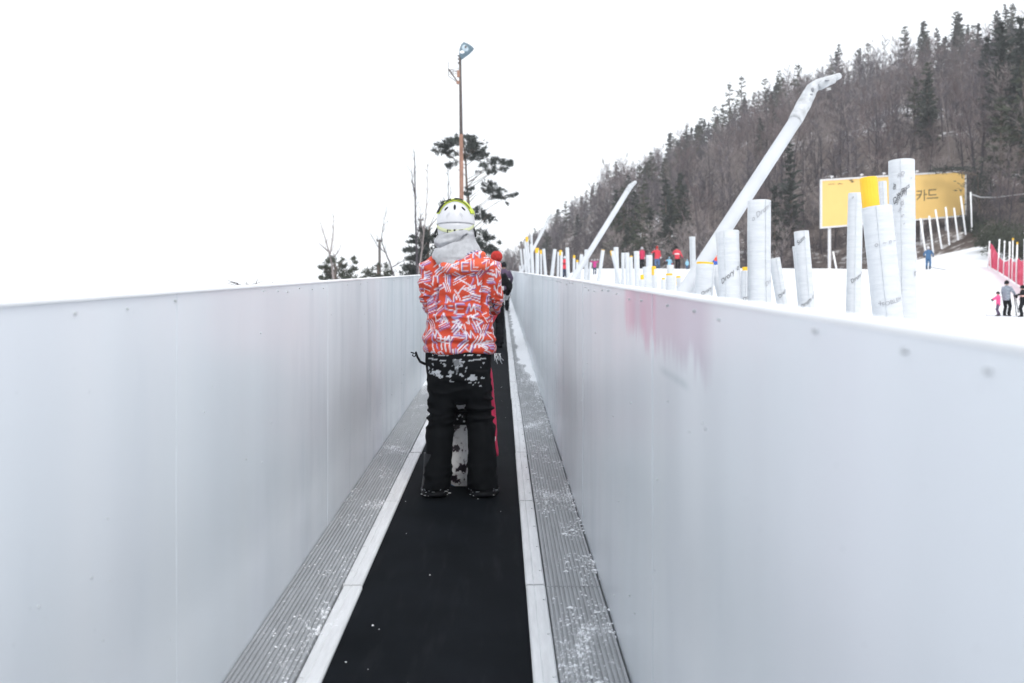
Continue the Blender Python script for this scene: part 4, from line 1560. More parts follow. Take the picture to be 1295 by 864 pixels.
# snowboard standing upright in front of the legs
bo = empty('snowboard', G + Vector((.015, .20, 0)), 'upright white snowboard with dark plum blotches, seen between the legs of the rider', 'snowboard')
m = MB()
for_ = []
N = 26
out = []
for i in range(N + 1):
    z = 1.42 * i / N
    w = .128 + .020 * abs(2 * i / N - 1) ** 2
    endd = min(z, 1.42 - z)
    if endd < .13:
        w *= math.sqrt(max(.02, 1 - ((.13 - endd) / .13) ** 2))
    bend = .06 * max(0, (.17 - endd) / .17) ** 2
    out.append((z, w, bend))
rows = [[(-w, b, z), (-w * .5, b - .0, z), (0, b, z), (w * .5, b, z), (w, b, z), (w, b + .010, z), (0, b + .010, z), (-w, b + .010, z)] for z, w, b in out]
m.loft(rows)
m.build('deck', M['snowboard'], bo, False)
m = MB()
for sx in (-1, 1):
    m.tube([(sx * (w + .001), b + .005, z) for z, w, b in out], .0045, 6)
m.build('edge', M['board_edge'], bo, True)
for z in (.46, .98):
    m = MB()
    m.box((0, -.02, z), (.20, .03, .09))
    m.tube([(-.09, -.02, z), (-.08, -.10, z + .03), (0, -.13, z + .05), (.08, -.10, z + .03), (.09, -.02, z)], .014, 8)
    bn = m.build('binding', M['boot'], bo, True)
    m = MB()
    r2 = random.Random(int(z * 100))
    for k in range(30):
        m.ball((r2.uniform(-.08, .08), -.036 - r2.random() * .02, z + r2.uniform(-.05, .07)), (r2.uniform(.004, .012), .006, r2.uniform(.003, .009)), 7, 5)
    tag(m.build('snow_crust', M['snow'], bn), kind='stuff')

# --- the three riders ahead
def onbelt(u, Z):
    q = P(u, 400, Z)
    return Vector((q.x, Z, zbelt(Z) - .006))
person(onbelt(588, 6.95), 'person in red ski suit and red pompom hat hidden right behind the patterned jacket', 1.44, 0, 'red', 'crimson', 'redhat', hands=[(-.10, .36, 1.12), (.10, .36, 1.12)], feet=[(-.08, 0, 0), (.20, 0, 0)], lean=(.06, .02), elbows=-.1, glove='whitecloth', boots='whitecloth')
person(onbelt(624.5, 17.5), 'person in black with white shoulder panels riding the belt ahead of the red suit', 1.58, 0, 'black', 'black', 'black', hands=[(-.25, .25, 1.0), (.25, .25, 1.0)], glove='whitecloth', band='whitecloth')
person(onbelt(637, 33), 'person in dark jacket, smallest rider, farthest up the belt', 1.62, 0, 'plum', 'black', 'black', hands=[(-.25, .2, .95), (.25, .2, .95)])

# --- people on the snow slope
def onslope(u, vb, vt, y0, **kw):
    q = hit(u, vb, y0)
    if q is None:
        q = Vector((0, 80, 0)); d = ray(u, vb); q = Vector((d.x / d.y * 80, 80, T(d.x / d.y * 80, 80)))
    return q, sizeof(vt, vb, q.y)


def crest(u, Y, vt):
    q = P(u, 400, Y)
    q.z = T(q.x, Y)
    top = P(u, vt, Y).z
    return q, top - q.z
q, h = crest(714.5, 76, 324)
person(q, 'person in red and black jacket with white helmet, between two posts of the far row', min(1.8, max(1.2, h)), .3, 'red', 'navy', 'helmet', hands=[(-.28, .15, 1.05), (.22, .3, 1.15)], band='black')
q, h = crest(752, 72, 328)
person(q, 'person in magenta jacket and white helmet holding both arms up on the crest', min(1.7, max(1.1, h)), math.pi, 'magenta', 'navy', 'helmet', hands=[(-.35, .12, 1.62), (.33, .12, 1.60)], glove='whitecloth')
q, h = crest(812, 79, 312.5)
person(q, 'person in crimson jacket, grey hat and black trousers on the crest', min(1.8, max(1.2, h)), .4, 'crimson', 'black', 'greyhat', hands=[(-.28, .1, .9), (.33, .18, .78)], glove='whitecloth')
q, h = crest(831, 79, 312)
person(q, 'person in red jacket and blue jeans standing on the crest', min(1.8, max(1.2, h)), -.2, 'red', 'jeans', 'redhat', hands=[(-.42, .1, 1.18), (.27, .1, .85)], glove='whitecloth', goggles=False)
q, h = crest(846.5, 77, 322.5)
person(q, 'child in light blue jacket with one red mitten raised on the crest', min(1.25, max(.9, h)), math.pi, 'cyan', 'cyan', 'cyan', hands=[(-.3, .2, .9), (.5, .05, 1.28)], glove='red', feet=[(-.2, .1, 0), (.2, .1, 0)], crouch=.25)
q, h = crest(857, 78, 311)
person(q, 'person in red jacket leaning over, black trousers, beside the child in light blue', min(1.8, max(1.2, h)), -.5, 'red', 'black', 'black', hands=[(-.2, .25, 1.1), (.4, .1, .8)], lean=(-.10, .12), glove='crimson', band='whitecloth')
q, h = crest(869, 77, 331)
person(q, 'child in light blue mostly hidden by the nearest slanted pole', .85, 0, 'cyan', 'blue', 'cyan', crouch=.15)
q, h = crest(905, 76, 316)
person(q, 'person in orange red jacket with pale stripe and blue trousers, under the nearest slanted pole', min(1.75, max(1.2, h)), math.pi, 'orange_red', 'rblue', 'black', hands=[(-.3, .15, .95), (.3, .15, .95)], band='salmon')
q = P(668, 400, 62); q.z = T(q.x, 62)
person(q, 'child in pink glimpsed between posts of the far cluster', max(.9, min(1.6, P(668, 338, 62).z - q.z)), 0, 'pink', 'pink', 'pink')
q, h = onslope(1174, 341, 312, 50)
person(q, 'skier in dark blue suit and white helmet alone below the billboard', h, -.5, 'blue', 'blue', 'helmet', hands=[(-.3, .25, 1.0), (.3, .25, 1.0)], skis=True)
# the ski lying on the snow beside that skier
q = hit(1195, 341.5, 50)
m = MB()
m.loft([[(x, -.05, z), (x, .05, z), (x, .05, z + .03), (x, -.05, z + .03)] for x, z in ((-.9, 0), (0, .0), (.7, .02), (.95, .10))])
sk = m.build('ski', M['ski'], None, False, q + Vector((-.2, 0, .04)))
sk.rotation_euler = (0, R(10), R(-8))
tag(sk, 'dark ski lying on the snow near the skier in dark blue', 'ski')
q, h = onslope(1273, 400, 355, 20)
pq = q
person(q, 'adult in grey checked jacket and black trousers steadying a child on the slope', h, -1.0, 'plaid', 'black', 'black', hands=[(-.32, .25, .95), (.34, .22, .95)], goggles=False)
q2 = q + Vector((-.42, -.05, 0)); q2.z = T(q2.x, q2.y)
person(q2, 'child in pink jacket and black helmet on skis with one arm stretched out', h * .69, 1.35, 'pink', 'plum', 'black', hands=[(-.25, .45, 1.05), (-.1, .5, 1.12)], feet=[(-.16, .05, 0), (.2, -.1, 0)], skis=True)
q3, h3 = onslope(1293.5, 401, 361, 20)
person(q3, 'person in black with a pale pink front at the edge of the slope group', h3, .8, 'black', 'black', 'black', hands=[(-.35, .25, 1.15), (.3, .2, 1.0)], feet=[(-.22, 0, 0), (.16, .1, 0)], band='salmon')
for (u0, v0), (u1, v1), lab in (((1285.5, 400), (1282, 369), 'dark ski pole planted beside the grey checked jacket'), ((1288, 396), (1283.5, 371), 'pale ski pole leaning behind the dark one')):
    a_ = hit(u0, v0, 20)
    b_ = P(u1, v1, a_.y)
    d = b_ - a_
    e = empty('ski_pole', a_, lab, 'ski pole')
    MB().tube([(0, 0, 0), d], .022 if 'dark' in lab else .016, 8).build('shaft', M['black'] if 'dark' in lab else M['pad_grey'], e)
    MB().tube([d * .82, d * 1.0], .035, 8).build('grip', M['black'], e)
    MB().tube([d * .05, d * .06], .06, 10).build('basket', M['black'], e)
# ------------------------------------------------------------------ trees
def pack(tris, quads=()):
    return tris


class TB:
    """collects triangles quickly"""
    def __init__(self):
        self.v, self.f = [], []

    def prism(self, p, q, r0, r1, n=3):
        p, q = Vector(p), Vector(q)
        d = q - p
        if d.length < 1e-6:
            return
        d.normalize()
        a = d.orthogonal().normalized()
        b = d.cross(a)
        o = len(self.v)
        for c, r in ((p, r0), (q, r1)):
            for j in range(n):
                t = 6.2832 * j / n
                self.v.append(tuple(c + (a * math.cos(t) + b * math.sin(t)) * r))
        for j in range(n):
            k = (j + 1) % n
            self.f += [(o + j, o + k, o + n + k), (o + j, o + n + k, o + n + j)]

    def blade(self, p, q, w, side):
        o = len(self.v)
        s = side * (w / 2)
        self.v += [tuple(p - s), tuple(p + s), tuple(q)]
        self.f.append((o, o + 1, o + 2))

    def quad(self, c, a, b):
        o = len(self.v)
        self.v += [tuple(c - a), tuple(c + b * .8), tuple(c + a), tuple(c - b)]
        self.f += [(o, o + 1, o + 2), (o, o + 2, o + 3)]

    def arr(self):
        return np.array(self.v, float).reshape(-1, 3), np.array(self.f, np.int32).reshape(-1, 3)


def rv(r):
    return Vector((r.gauss(0, 1), r.gauss(0, 1), r.gauss(0, 1))).normalized()


def bare(seed, h, spread=.30, limbs=13, subs=7, twigs=6, tw=.045, clear=.25):
    r = random.Random(seed)
    tr, cr = TB(), TB()
    p = Vector((0, 0, -.4))
    d = Vector((r.uniform(-.06, .06), r.uniform(-.06, .06), 1))
    pts = []
    N = 8
    for i in range(N + 1):
        pts.append(p.copy())
        d += Vector((r.uniform(-.09, .09), r.uniform(-.09, .09), 0))
        p = p + d.normalized() * h * .96 / N
    rad = [.014 * h * (1 - .93 * i / N) + .012 for i in range(N + 1)]
    for i in range(N):
        tr.prism(pts[i], pts[i + 1], rad[i], rad[i + 1], 5)
    for b in range(limbs):
        t = clear + (1 - clear) * (b + r.random()) / limbs
        k = min(N - 1, int(t * N))
        o = pts[k].lerp(pts[k + 1], t * N - k)
        az = b * 2.4 + r.uniform(-.5, .5)
        up = r.uniform(.55, 1.25)
        L = h * spread * (1.25 - .85 * t) * r.uniform(.7, 1.25) + .25
        ld = Vector((math.cos(az), math.sin(az), up)).normalized()
        q = [o]
        for i in range(3):
            ld = (ld + rv(r) * .18 + Vector((0, 0, .12))).normalized()
            q.append(q[-1] + ld * L / 3)
        lr = [.35 * rad[k] + .006, .25 * rad[k] + .006, .018, .008]
        for i in range(3):
            tr.prism(q[i], q[i + 1], lr[i], lr[i + 1], 3)
        for s in range(subs):
            st = .25 + .75 * (s + r.random()) / subs
            kk = min(2, int(st * 3))
            so = q[kk].lerp(q[kk + 1], st * 3 - kk)
            sd = (ld + rv(r) * .75 + Vector((0, 0, .25))).normalized()
            SLn = L * r.uniform(.28, .55)
            se = so + sd * SLn
            cr.blade(so, se, .035, rv(r))
            for w in range(twigs):
                wt = r.random()
                wo = so.lerp(se, wt)
                we = wo + (sd + rv(r) * .7 + Vector((0, 0, .2))).normalized() * SLn * r.uniform(.45, .95)
                cr.blade(wo, we, tw * r.uniform(.6, 1.3), rv(r))
    return tr.arr(), cr.arr()


def conifer(seed, h, width=.20, whorls=19, per=6, lobes=9, gap=.25, q=(.30, .10)):
    r = random.Random(seed)
    tr, cr = TB(), TB()
    x0, y0 = r.uniform(-.02, .02) * h, r.uniform(-.02, .02) * h
    tr.prism((0, 0, -.4), (x0 * .6, y0 * .6, h * .6), .016 * h, .009 * h, 5)
    tr.prism((x0 * .6, y0 * .6, h * .6), (x0, y0, h), .009 * h, .012, 4)
    for w in range(whorls):
        t = .16 + .84 * (w + r.uniform(-.3, .3)) / whorls
        t = min(.99, max(.1, t))
        z = t * h
        prof = (1 - t) ** .8 * (.55 + .45 * min(1, t / .3))
        for b in range(per):
            if r.random() < gap:
                continue
            az = r.uniform(0, 6.2832)
            L = h * width * prof * r.uniform(.35, 1.35) + .18
            dirv = Vector((math.cos(az), math.sin(az), r.uniform(-.25, .35) + .3 * t))
            o = Vector((x0 * t, y0 * t, z))
            e = o + dirv * L
            tr.prism(o, e, .02, .006, 3)
            nl = max(3, int(lobes * (L / (h * width) + .35)))
            for i in range(nl):
                s = .18 + .85 * (i + r.random()) / nl
                c = o + dirv * (L * s) + rv(r) * .10 * L
                a = (dirv + rv(r) * .55).normalized() * q[0] * r.uniform(.6, 1.3)
                bb = rv(r).cross(a).normalized() * q[1] * r.uniform(.7, 1.6)
                cr.quad(c, a, bb)
                if r.random() < .6:
                    cr.quad(c + rv(r) * .12, (dirv + rv(r) * .9).normalized() * q[0] * .7, Vector((0, 0, 1)) * q[1])
    for i in range(6):
        c = Vector((x0, y0, h - .12 * i))
        cr.quad(c, Vector((0, 0, 1)) * .22 + rv(r) * .08, rv(r) * .06)
    return tr.arr(), cr.arr()


def variant(kind, idx):
    if kind == 'bare':
        return bare(100 + idx, 1 * (8.0 + (idx % 4) * .9), spread=(.26, .32, .22, .36, .29, .24)[idx % 6], limbs=14, subs=8, twigs=7, tw=(.05, .042, .055)[idx % 3], clear=(.28, .18, .38, .22, .3, .15)[idx % 6])
    return conifer(300 + idx, 9.0 + (idx % 4) * .8, width=(.17, .21, .15, .24, .19)[idx % 5], whorls=(20, 17, 22, 15, 19)[idx % 5], per=7, gap=(.3, .42, .35, .5, .38)[idx % 5])
NB, NC = 6, 5
VB = [variant('bare', i) for i in range(NB)]
VC = [variant('conifer', i) for i in range(NC)]


def mk(arr, name):
    return bigmesh(name, *arr)
BM = [(mk(t, 'trunk'), mk(c, 'crown')) for t, c in VB]
CM = [(mk(t, 'trunk'), mk(c, 'crown')) for t, c in VC]
bark_choice = ['bare', 'bare2', 'bare4', 'bare3', 'bare', 'bare4']
for i, (t, c) in enumerate(BM):
    t.materials.append(M[('bare2', 'bare', 'bare2', 'bare', 'bare2', 'bare')[i]])
    c.materials.append(M[bark_choice[i]])
for i, (t, c) in enumerate(CM):
    t.materials.append(M['bark'])
    c.materials.append(M['needle'] if i % 2 == 0 else M['needle2'])

# where the trees stand on the hill
r3 = random.Random(77)
sites = []
for s_i in range(40):
    s = .012 + 1.05 * (s_i / 39) ** 1.15
    u = 585 + r3.uniform(0, 10)
    while u < 1400:
        p0 = hill_pt(u, s)
        stepm = 3.7 if s < .25 else 4.3
        du = stepm * F / p0.y
        uu_ = u + r3.uniform(-.4, .4) * du
        ss_ = s + r3.uniform(-.014, .014)
        p = hill_pt(uu_, max(.004, ss_))
        vv = 432 - (p.z - CAMH) * F / p.y
        sites.append((p, uu_, ss_))
        u += du


def clearing(p, u, s):
    if 1020 < u < 1240 and p.y < 96 + 2.5 * max(0, (u - 1040) / 180) + 2.2:
        return True
    if u > 1245 and p.y < 80:
        return True
    if s < .045 and u > 1010:
        return True
    if u > 1135 and s < .05:
        return True
    return False
cand = []
for p, u, s in sites:
    if clearing(p, u, s) or (s > .86 and r3.random() < .38):
        continue
    n_ = noise.noise((u * .012, s * 5.0, 4.0)) + .35 * noise.noise((u * .05, s * 14, 9))
    con = n_ > .33 if s < .8 else n_ > .10
    if s < .10:
        con = n_ > .32
    if u > 1255 and s < .5:
        con = n_ > -.1
    if u < 690 and s > .7:
        con = n_ > .15
    h = r3.uniform(.75, 1.15) * (.82 if u < 760 else 1)
    if s < .12 and not con:
        h *= .72
    if s > .85 and con and r3.random() < .25:
        h *= 1.3
    cand.append([p, u, s, 'c' if con else 'b', h])
print('tree sites', len(cand), sum(1 for c in cand if c[3] == 'c'))
cand.sort(key=lambda c: -c[4] / c[0].y)
lab_b = 'bare leafless tree among its like in the dense wood on the hillside'
lab_c = 'dark green conifer scattered in the dense leafless wood on the hillside'
count = {'b': 0, 'c': 0}


def pick(p, k):
    if k == 'c':
        return r3.randrange(NC)
    t = noise.noise((p.x * .035, p.y * .035, 8.0)) + r3.uniform(-.28, .28)
    return [0, 4, 2, 5, 3, 1][min(5, max(0, int((t + .45) / .9 * 6)))]

rest = []
for p, u, s, k, h in cand:
    lim = 250 if k == 'b' else 240
    if count[k] >= lim or u > 1330:
        rest.append((p, u, s, k, h))
        continue
    count[k] += 1
    v = pick(p, k)
    tm, cm = (BM if k == 'b' else CM)[v]
    e = empty('bare_tree' if k == 'b' else 'conifer', p, lab_b if k == 'b' else lab_c, 'tree', 'leafless trees on the hillside' if k == 'b' else 'conifers on the hillside', r3.uniform(0, 6.28))
    e.scale = (h, h, h * r3.uniform(.92, 1.12))
    for nm_, me_ in (('trunk', tm), ('crown', cm)):
        o = bpy.data.objects.new(nm_, me_)
        COL.objects.link(o)
        o.parent = e


def merge(items, name, label):
    """the far wood: one mass per material"""
    VV, FF, MI, o = [], [], [], 0
    mats = []
    for p, u, s, k, h in items:
        v = pick(p, k)
        a = r3.uniform(0, 6.28)
        ca, sa = math.cos(a), math.sin(a)
        for (vv, ff), src in zip((VB if k == 'b' else VC)[v], (BM if k == 'b' else CM)[v]):
            mt = src.materials[0]
            if mt not in mats:
                mats.append(mt)
            q = vv * h
            q = np.stack([q[:, 0] * ca - q[:, 1] * sa, q[:, 0] * sa + q[:, 1] * ca, q[:, 2]], 1) + np.array(p)
            VV.append(q); FF.append(ff + o); MI.append(np.full(len(ff), mats.index(mt), np.int32))
            o += len(q)
    me = bigmesh(name, np.concatenate(VV), np.concatenate(FF))
    for mt in mats:
        me.materials.append(mt)
    me.polygons.foreach_set('material_index', np.concatenate(MI))
    ob = link(name, me, None)
    tag(ob, label, kind='stuff')
merge(rest, 'woodland', 'far dense wood of leafless trees and conifers covering the hill')

# undergrowth along the foot of the hill
tb = TB()
r4 = random.Random(9)
for k in range(520):
    u = r4.uniform(600, 1400)
    s = r4.uniform(.0, .16) ** 1.0
    if u > 1140 and s < .035:
        continue
    p = hill_pt(u, s)
    for w in range(46):
        d = (Vector((r4.gauss(0, .6), r4.gauss(0, .6), 1))).normalized()
        L = r4.uniform(.6, 2.2)
        o_ = p + Vector((r4.gauss(0, .7), r4.gauss(0, .7), -.1))
        tb.blade(o_ + d * L * .2 * r4.random(), o_ + d * L + rv(r4) * .3, .05, rv(r4))
ug = bigmesh('undergrowth', *tb.arr())
ug.materials.append(M['bare'])
tag(link('undergrowth', ug, None), 'tangled bare brush along the foot of the wooded hill', kind='stuff')


def one_tree(name, arrs, p, label, mats, scale=1.0, group=None, cat='tree', rz=0):
    e = empty(name, p, label, cat, group, rz)
    for nm_, a, mt in zip(('trunk', 'crown'), arrs, mats):
        if len(a[1]) == 0:
            continue
        me = bigmesh(nm_, a[0] * scale, a[1])
        me.materials.append(mt)
        o = link(nm_, me, None, e)
    return e
# taller dark conifers at the right of the wood
for i, (u, Y, h, lab) in enumerate(((1268, 112, 15, 'tall dark conifer right of the billboard, slimmer of the close pair'), (1290, 106, 16, 'tall dark conifer nearest the red net fence'), (1248, 150, 13, 'dark conifer rising behind the corner of the billboard'))):
    p = P(u, 300, Y); 
    sfit = min((hill_pt(u, s_ / 60) for s_ in range(61)), key=lambda q: abs(q.y - Y))
    p = sfit
    one_tree('conifer', conifer(700 + i, h, .17, 30, 9, 11, .18, (.38, .13)), p, lab, (M['bark'], M['needle']))


# shrubs on the bank by the fence
def shrub(seed, rx, ry, rz_, n=900, q=(.16, .06), stems=26):
    r = random.Random(seed)
    tr, cr = TB(), TB()
    for i in range(stems):
        e = Vector((r.uniform(-.5, .5) * rx, r.uniform(-.5, .5) * ry, rz_ * r.uniform(.6, 1.2)))
        tr.prism((e.x * .4, e.y * .4, -.2), e, .03, .008, 3)
    for i in range(n):
        d = rv(r)
        rad = r.random() ** .45
        c = Vector((d.x * rx * rad, d.y * ry * rad, abs(d.z) * rz_ * 1.5 * rad + .1))
        c += Vector((noise.noise(c * .9), noise.noise(c * .9 + Vector((9, 0, 0))), noise.noise(c * .9 + Vector((0, 9, 0))))) * .5
        cr.quad(c, (d + rv(r) * .8).normalized() * q[0] * r.uniform(.6, 1.5), rv(r) * q[1])
        if r.random() < .35:
            cr.blade(c, c + (d + Vector((0, 0, .6)) + rv(r) * .6) * .6, .03, rv(r))
    return tr.arr(), cr.arr()
for i, (u, v, Y, rx, rz_, lab, mt) in enumerate(((1256, 306, 80, 1.7, 1.4, 'dark olive shrub on the bank behind the first net pole', 'needle2'), (1278, 303, 76, 2.0, 1.5, 'dark olive shrub on the bank behind the middle of the net', 'needle2'),
                                  (1232, 280, 92, 1.4, 1.2, 'small dark green shrub touching the billboard corner', 'needle'), (1303, 305, 72, 2.0, 1.6, 'dark olive shrub at the outer end of the net', 'needle2'))):
    p = P(u, v, Y)
    if p.z > hill_pt(u, .02).z + 4: pass
    g_ = min((hill_pt(u, s_ / 200) for s_ in range(60)), key=lambda q: abs(q.y - Y))
    p.z = min(p.z, max(g_.z, T(p.x, p.y)) + .3)
    one_tree('shrub', shrub(40 + i, rx, rx, rz_, 1500), p, lab, (M['bare'], M[mt]), cat='shrub')
# pine spray hanging over the top edge of the billboard
cr, tr_ = TB(), TB()
r5 = random.Random(12)
pa = P(1236, 222, 95.0)
for k in range(9):
    e_ = P(1181 + k * 5.5, 215 + r5.uniform(-2.5, 3), 96.2)
    tr_.prism(pa, e_, .05, .01, 3)
    for j in range(46):
        c = e_ + Vector((r5.gauss(0, .3), r5.gauss(0, .3), r5.gauss(0, .16)))
        cr.quad(c, rv(r5) * .20, rv(r5) * .05)
trk = hill_pt(1240, .09)
tr_.prism(Vector((pa.x + .5, pa.y, T(pa.x, pa.y) - .5)), pa, .14, .06, 6)
for k in range(700):
    c = pa + Vector((r5.gauss(.3, .8), r5.gauss(0, .8), r5.gauss(-.7, 1.1)))
    cr.quad(c, rv(r5) * .22, rv(r5) * .06)
base_ = Vector((pa.x + .5, pa.y, T(pa.x, pa.y)))
a1, a2 = tr_.arr(), cr.arr()
one_tree('pine_tree', ((a1[0] - np.array(base_), a1[1]), (a2[0] - np.array(base_), a2[1])), base_, 'small pine whose dark sprays hang over the top edge of the billboard', (M['bark'], M['needle']))


# ------------------------------------------------------------------ behind the plain wall: pines, bare trees, poles
def cloud_pine(name, label, Z, trunk, clumps, mat_, seed, dens=16, q=(.15, .03), tr_r=(.13, .04), limbs_from=None):
    """trunk: photo points bottom to top; clumps: (u, v, ru, rv) flat needle clouds"""
    r = random.Random(seed)
    tr, cr = TB(), TB()
    tp = [P(u, v, Z) for u, v in trunk]
    b = tp[0].copy()
    gz = T(b.x, b.y)
    b.z = gz
    if tp[0].z > gz:
        tp = [b] + tp
    else:
        tp[0].z = gz
    n = len(tp)
    for i in range(n - 1):
        tr.prism(tp[i] - b - (Vector((0, 0, .3)) if i == 0 else Vector()), tp[i + 1] - b, tr_r[0] + (tr_r[1] - tr_r[0]) * i / (n - 1), tr_r[0] + (tr_r[1] - tr_r[0]) * (i + 1) / (n - 1), 7)
    m_ = Z / F
    for (u, v, ru, rv_) in clumps:
        c = P(u, v, Z + r.uniform(-1.1, 1.1)) - b
        # limb from the nearest lower trunk point
        want = c.z - .55 * math.hypot(c.x - (tp[-2] - b).x, c.y) - .1
        best = min((tp[i].lerp(tp[i + 1], t / 6) - b for i in range(n - 1) for t in range(7)), key=lambda p_: abs(p_.z - want))
        mid = best.lerp(c, .55) + Vector((0, 0, .06)) + rv(r) * .16
        tr.prism(best, mid, .030, .018, 4); tr.prism(mid, c, .018, .006, 4)
        cnt = int(dens * ru * rv_ * .55) + 14
        for k in range(cnt):
            t = r.random() ** .55 * 1.22
            a_ = r.uniform(0, 6.2832)
            x, y = ru * m_ * t * math.cos(a_) * 1.05, ru * m_ * t * math.sin(a_) * .75
            z = r.uniform(-.6, 1) * rv_ * m_ * math.sqrt(max(.12, 1 - t * t / 1.5))
            z += .25 * noise.noise((x * 2 + c.x, y * 2, seed))
            q_ = c + Vector((x, y, z))
            if noise.noise(q_ * 2.6) < -.02:
                continue
            out_ = Vector((x, y, abs(z) + .12)).normalized()
            cr.quad(q_, (out_ + rv(r) * .8).normalized() * q[0] * r.uniform(.6, 1.4), rv(r) * q[1] * r.uniform(.7, 1.5))
        for k in range(3):
            e_ = c + Vector((r.uniform(-1, 1) * ru * m_, r.uniform(-.6, .6) * ru * m_, r.uniform(-.2, .6) * rv_ * m_))
            tr.prism(c, e_, .012, .005, 3)
    return one_tree(name, (tr.arr(), cr.arr()), b, label, (M['bark'], mat_))
cloud_pine('pine_tree', 'tall open pine with flat dark needle clouds, behind the lamp pole', 60, [(594, 352), (594, 300), (593, 262), (590, 232), (589, 205), (586, 178)],
           [(553, 191, 7, 5), (560, 186, 9, 6), (571, 180, 11, 7), (583, 175, 9, 6), (592, 180, 12, 8), (603, 187, 10, 7), (566, 193, 7, 4), (572, 208, 7, 5), (577, 196, 8, 5), (598, 199, 11, 7), (609, 196, 8, 6),
            (615, 212, 9, 5), (627, 205, 9, 6), (638, 205, 8, 5), (633, 214, 9, 4), (645, 207, 4, 3), (604, 220, 5, 3), (622, 219, 6, 4), (598, 191, 9, 5), (612, 181, 4, 3),
            (618, 234, 8, 5), (628, 242, 10, 6), (638, 249, 8, 5), (624, 249, 9, 4), (650, 246, 4, 3), (643, 256, 3, 2), (614, 241, 5, 4), (594, 240, 5, 3), (591, 246, 6, 3),
            (603, 268, 8, 5), (610, 274, 9, 5), (619, 278, 8, 4), (600, 278, 6, 4), (626, 283, 4, 3), (613, 281, 6, 3),
            (606, 296, 9, 5), (617, 302, 9, 5), (626, 306, 6, 4), (603, 308, 9, 6), (614, 313, 9, 5), (622, 318, 8, 5), (606, 320, 9, 6), (632, 175, 2.2, 1.6)],
           M['needle'], 5, dens=17)
cloud_pine('pine_tree', 'dense dark pine with level tiers, left of the rider in the patterned jacket', 52, [(541, 356), (541, 322), (542, 296), (543, 288)],
           [(541, 292, 10, 5), (548, 298, 12, 5), (533, 300, 12, 4), (526, 306, 10, 3), (545, 308, 14, 5), (528, 316, 13, 4), (519, 318, 8, 3), (543, 320, 14, 5), (523, 327, 10, 3), (537, 329, 15, 5), (514, 338, 7, 4), (526, 340, 13, 7), (541, 339, 14, 8), (518, 345, 10, 5), (532, 348, 14, 5), (556, 310, 10, 6), (558, 325, 10, 8), (552, 340, 10, 8), (563, 258, 5, 2), (556, 262, 4, 2)],
           M['needle'], 6, dens=17)
cloud_pine('pine_tree', 'low bushy pine around the base of a forked bare tree', 58, [(424, 365), (424, 340), (423, 330)],
           [(416, 331, 6, 5), (425, 328, 8, 4), (433, 336, 8, 5), (412, 340, 6, 5), (422, 344, 10, 8), (436, 346, 9, 7), (446, 341, 6, 5), (444, 351, 9, 5), (412, 351, 7, 5), (430, 354, 12, 5), (447, 332, 4, 3), (448, 327, 3, 3), (406, 338, 3, 2)],
           M['needle2'], 7, dens=13)
cloud_pine('pine_tree', 'low ragged pine beside the short utility post', 62, [(478, 360), (478, 345), (478, 335)],
           [(466, 345, 7, 5), (474, 341, 7, 5), (484, 338, 8, 4), (490, 345, 6, 5), (472, 350, 9, 4), (484, 351, 10, 4), (462, 350, 6, 4), (488, 333, 4, 3), (459, 352, 4, 3)],
           M['needle2'], 8, dens=11)


def wand(name, label, Z, main, branches, r0, seed, mt='bare'):
    """thin leafless tree: photo polyline of the stem, and side branches"""
    r = random.Random(seed)
    tr, cr = TB(), TB()
    tp = [P(u, v, Z) for u, v in main]
    b = tp[0].copy(); b.z = T(b.x, b.y)
    tp = [b - Vector((0, 0, .3))] + tp if tp[0].z > b.z else tp
    n = len(tp)
    lines = [(tp, r0)]
    for br in branches:
        lines.append(([P(u, v, Z + r.uniform(-.3, .3)) for u, v in br], r0 * .55))
    for pts, rr0 in lines:
        n = len(pts)
        for i in range(n - 1):
            tr.prism(pts[i] - b, pts[i + 1] - b, rr0 * (1 - .8 * i / (n - 1)), rr0 * (1 - .8 * (i + 1) / (n - 1)), 5)
            L = (pts[i + 1] - pts[i]).length
            if i == 0 and pts is tp:
                continue
            for k in range(int(L * 4.5)):
                o = pts[i].lerp(pts[i + 1], r.random()) - b
                d = ((pts[i + 1] - pts[i]).normalized() * .9 + Vector((r.uniform(-1, 1), r.uniform(-1, 1), .3)) * .7).normalized()
                l_ = r.uniform(.25, .95)
                e_ = o + d * l_
                cr.blade(o, e_, .026, Vector((d.z, 0, -d.x)).normalized())
                for j in range(3):
                    o2 = o.lerp(e_, r.random())
                    cr.blade(o2, o2 + (d + rv(r) * .6).normalized() * l_ * .5, .018, rv(r))
    return one_tree(name, (tr.arr(), cr.arr()), b, label, (M[mt], M[mt]))
wand('bare_tree', 'tall thin leafless tree with a straight dark stem, left of the rider', 50, [(528.5, 350), (527, 320), (525.5, 275), (525, 235), (524.5, 205), (524, 192)], [[(527, 300), (531, 285), (533, 270)], [(525.5, 250), (522, 232), (520.5, 215)]], .075, 1)
wand('bare_tree', 'pale slender leafless tree leaning right, next to the straight dark stem', 49, [(529, 350), (534, 315), (538, 278), (540.5, 240), (541, 208)], [[(536, 295), (532, 280), (531, 262)]], .05, 2, 'bare2')
wand('bare_tree', 'forked pale leafless tree rising from the low bushy pine', 57, [(422, 355), (420, 335), (417, 322), (411, 300), (405, 281)], [[(417.5, 322), (421, 300), (422, 284), (421, 270)], [(419, 330), (428, 318), (432, 310)], [(415, 318), (404, 308)]], .09, 3, 'bare2')
wand('bare_tree', 'thin leafless tree leaning beside the short utility post', 60, [(499, 352), (493, 332), (487, 318), (482, 304), (485, 285), (488, 265)], [[(488, 320), (478, 312), (472, 300)], [(496, 338), (510, 330), (520, 345)]], .06, 4)
